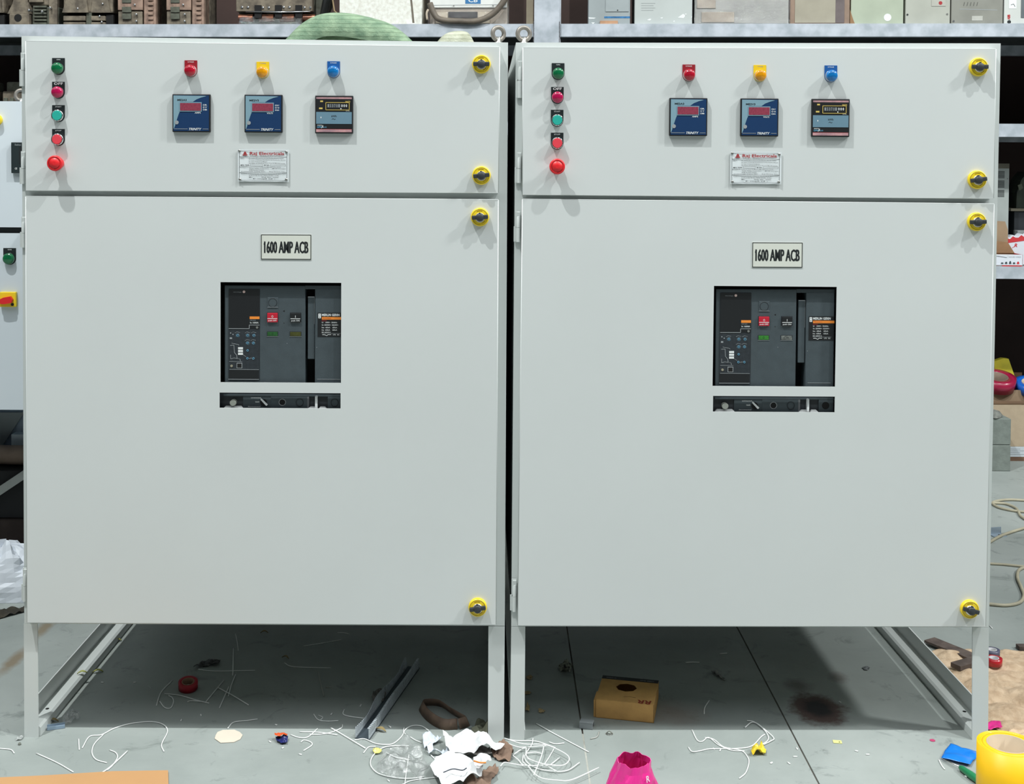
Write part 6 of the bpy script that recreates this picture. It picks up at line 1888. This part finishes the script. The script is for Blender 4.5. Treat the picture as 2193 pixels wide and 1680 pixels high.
# yellow roll
YR = mat('yellow_vinyl', (250, 196, 20), .45, var=.02, coat=.1)
Yp = fl(2160, 1745); dist = Yp.y + CAM_D
sc = dist / F_PX
ztopr = CAM_H - (1609 - HORIZON) * sc * 0.995
cx_ = Plane((0, Yp.y, 0), 0).P(2158, 1660).x
cpos = V((cx_, Yp.y, .0008))
h_ = (ztopr) * 1000
r = thing('vinyl_roll', cpos, 'standing roll of bright yellow vinyl at the bottom right corner', 'roll')
G = Face(cpos, (1, 0, 0), (0, 1, 0), UPV, .001)
Ro, Ri = 64 * sc * 1000, 42 * sc * 1000
s = MB()
for k, (ra, rb, dz) in enumerate(((Ro - 2.0, Ro, 0), (Ro - 4.2, Ro - 2.3, -1.5), (Ro - 7, Ro - 4.6, -.6), (Ro - 11, Ro - 7.3, -1.4), (Ri + 2.4, Ro - 11.2, -.4))):
    s.ring(G, 0, 0, ra, rb, 0, h_ + dz, YR, 56)
s.build('vinyl', r)
s = MB(); s.ring(G, 0, 0, Ri, Ri + 2.3, 0, h_ + .4, mat('tape_core', (196, 176, 150)), 56); s.build('core', r, 'brown cardboard core')
s = MB(); a_ = -1.25
s.hexa([G.pt(Ro * math.cos(a_) * q_, -Ro * math.sin(a_) * q_, z_) + V((dx_, 0, 0)) for (q_, z_, dx_) in ((1.012, 2, 0), (1.012, 2, .0015), (1.012, h_ - 2, .0015), (1.012, h_ - 2, 0), (.99, 2, 0), (.99, 2, .0015), (.99, h_ - 2, .0015), (.99, h_ - 2, 0))], YR)
s.build('loose_edge', r)
# pink bag
bp = fl(1352, 1716); sb = (bp.y + CAM_D) / F_PX
G = Face(bp + UPV * .0006, (1, 0, 0), (0, 1, 0), UPV, .001)
seg = 40
prof = [(0.94, 0), (1.0, 12), (0.96, 34), (0.84, 58), (0.70, 80), (0.62, 96)]
s = MB(); vs_, fs_ = [], []
def pinkpt(r_, z_, a, inner):
    rx, ry = 62 * r_, 44 * r_
    q_ = 1 + .16 * noise.noise(V((math.cos(a) * 2, math.sin(a) * 2, z_ * .02))) + .07 * noise.noise(V((math.cos(a) * 6, math.sin(a) * 6, z_ * .05)))
    zz_ = z_ + (9 * noise.noise(V((math.cos(a) * 2.4, math.sin(a) * 2.4, 9))) + 6 * math.sin(a) if z_ > 70 else 0)
    k = (1 - inner)
    return G.pt(rx * q_ * k * math.cos(a) + z_ * .06, -ry * q_ * k * math.sin(a), zz_)
for inner in (0, .04):
    for r_, z_ in (prof if not inner else [(p_[0], max(p_[1], 3)) for p_ in reversed(prof)]):
        for k in range(seg):
            vs_.append(pinkpt(r_, z_, 2 * math.pi * k / seg, inner))
nr = len(prof) * 2
for i in range(nr - 1):
    for k in range(seg):
        k2 = (k + 1) % seg
        fs_.append((i * seg + k, i * seg + k2, (i + 1) * seg + k2, (i + 1) * seg + k))
fs_ += [tuple(range(seg - 1, -1, -1)), tuple((nr - 1) * seg + k for k in range(seg))]
s.add(vs_, fs_, PINKM, False)
r = thing('pink_pouch', bp, 'hot pink glossy plastic pouch with an open mouth at the bottom edge', 'pouch')
s.build('pouch', r)
a_ = -.95
Gp = Face(pinkpt(.80, 66, a_, -.02), V((-math.sin(a_), math.cos(a_), 0)) * -1 if False else V((.75, .66, 0)), V((-.1, .25, 1)), None, .001)
s = MB(); s.text(Gp, 'R', -6, -8, 5, 6, 2, WHITE, .01); s.build('print', r, 'white letter')
# screwdriver
pa, pb_ = fl(2020, 1626, .006), fl(2056, 1644, .009); pc = fl(2106, 1680, .010)
r = thing('screwdriver', (pb_ + pc) / 2 - UPV * .009, 'screwdriver with a green handle lying left of the yellow roll', 'screwdriver')
s = MB(); pts = [pb_.lerp(pc, t) for t in (0, .08, .2, .5, .8, .95, 1)]
s.tube(pts, .01, mat('green_handle', (36, 130, 84), .35, coat=.2, var=.05), 12, rs=[.005, .0075, .0078, .0095, .0088, .0075, .005]); s.build('handle', r, 'green ribbed handle')
s = MB(); s.tube([pa, pb_], .0022, CHROME, 8); s.build('shaft', r, 'thin steel shaft')
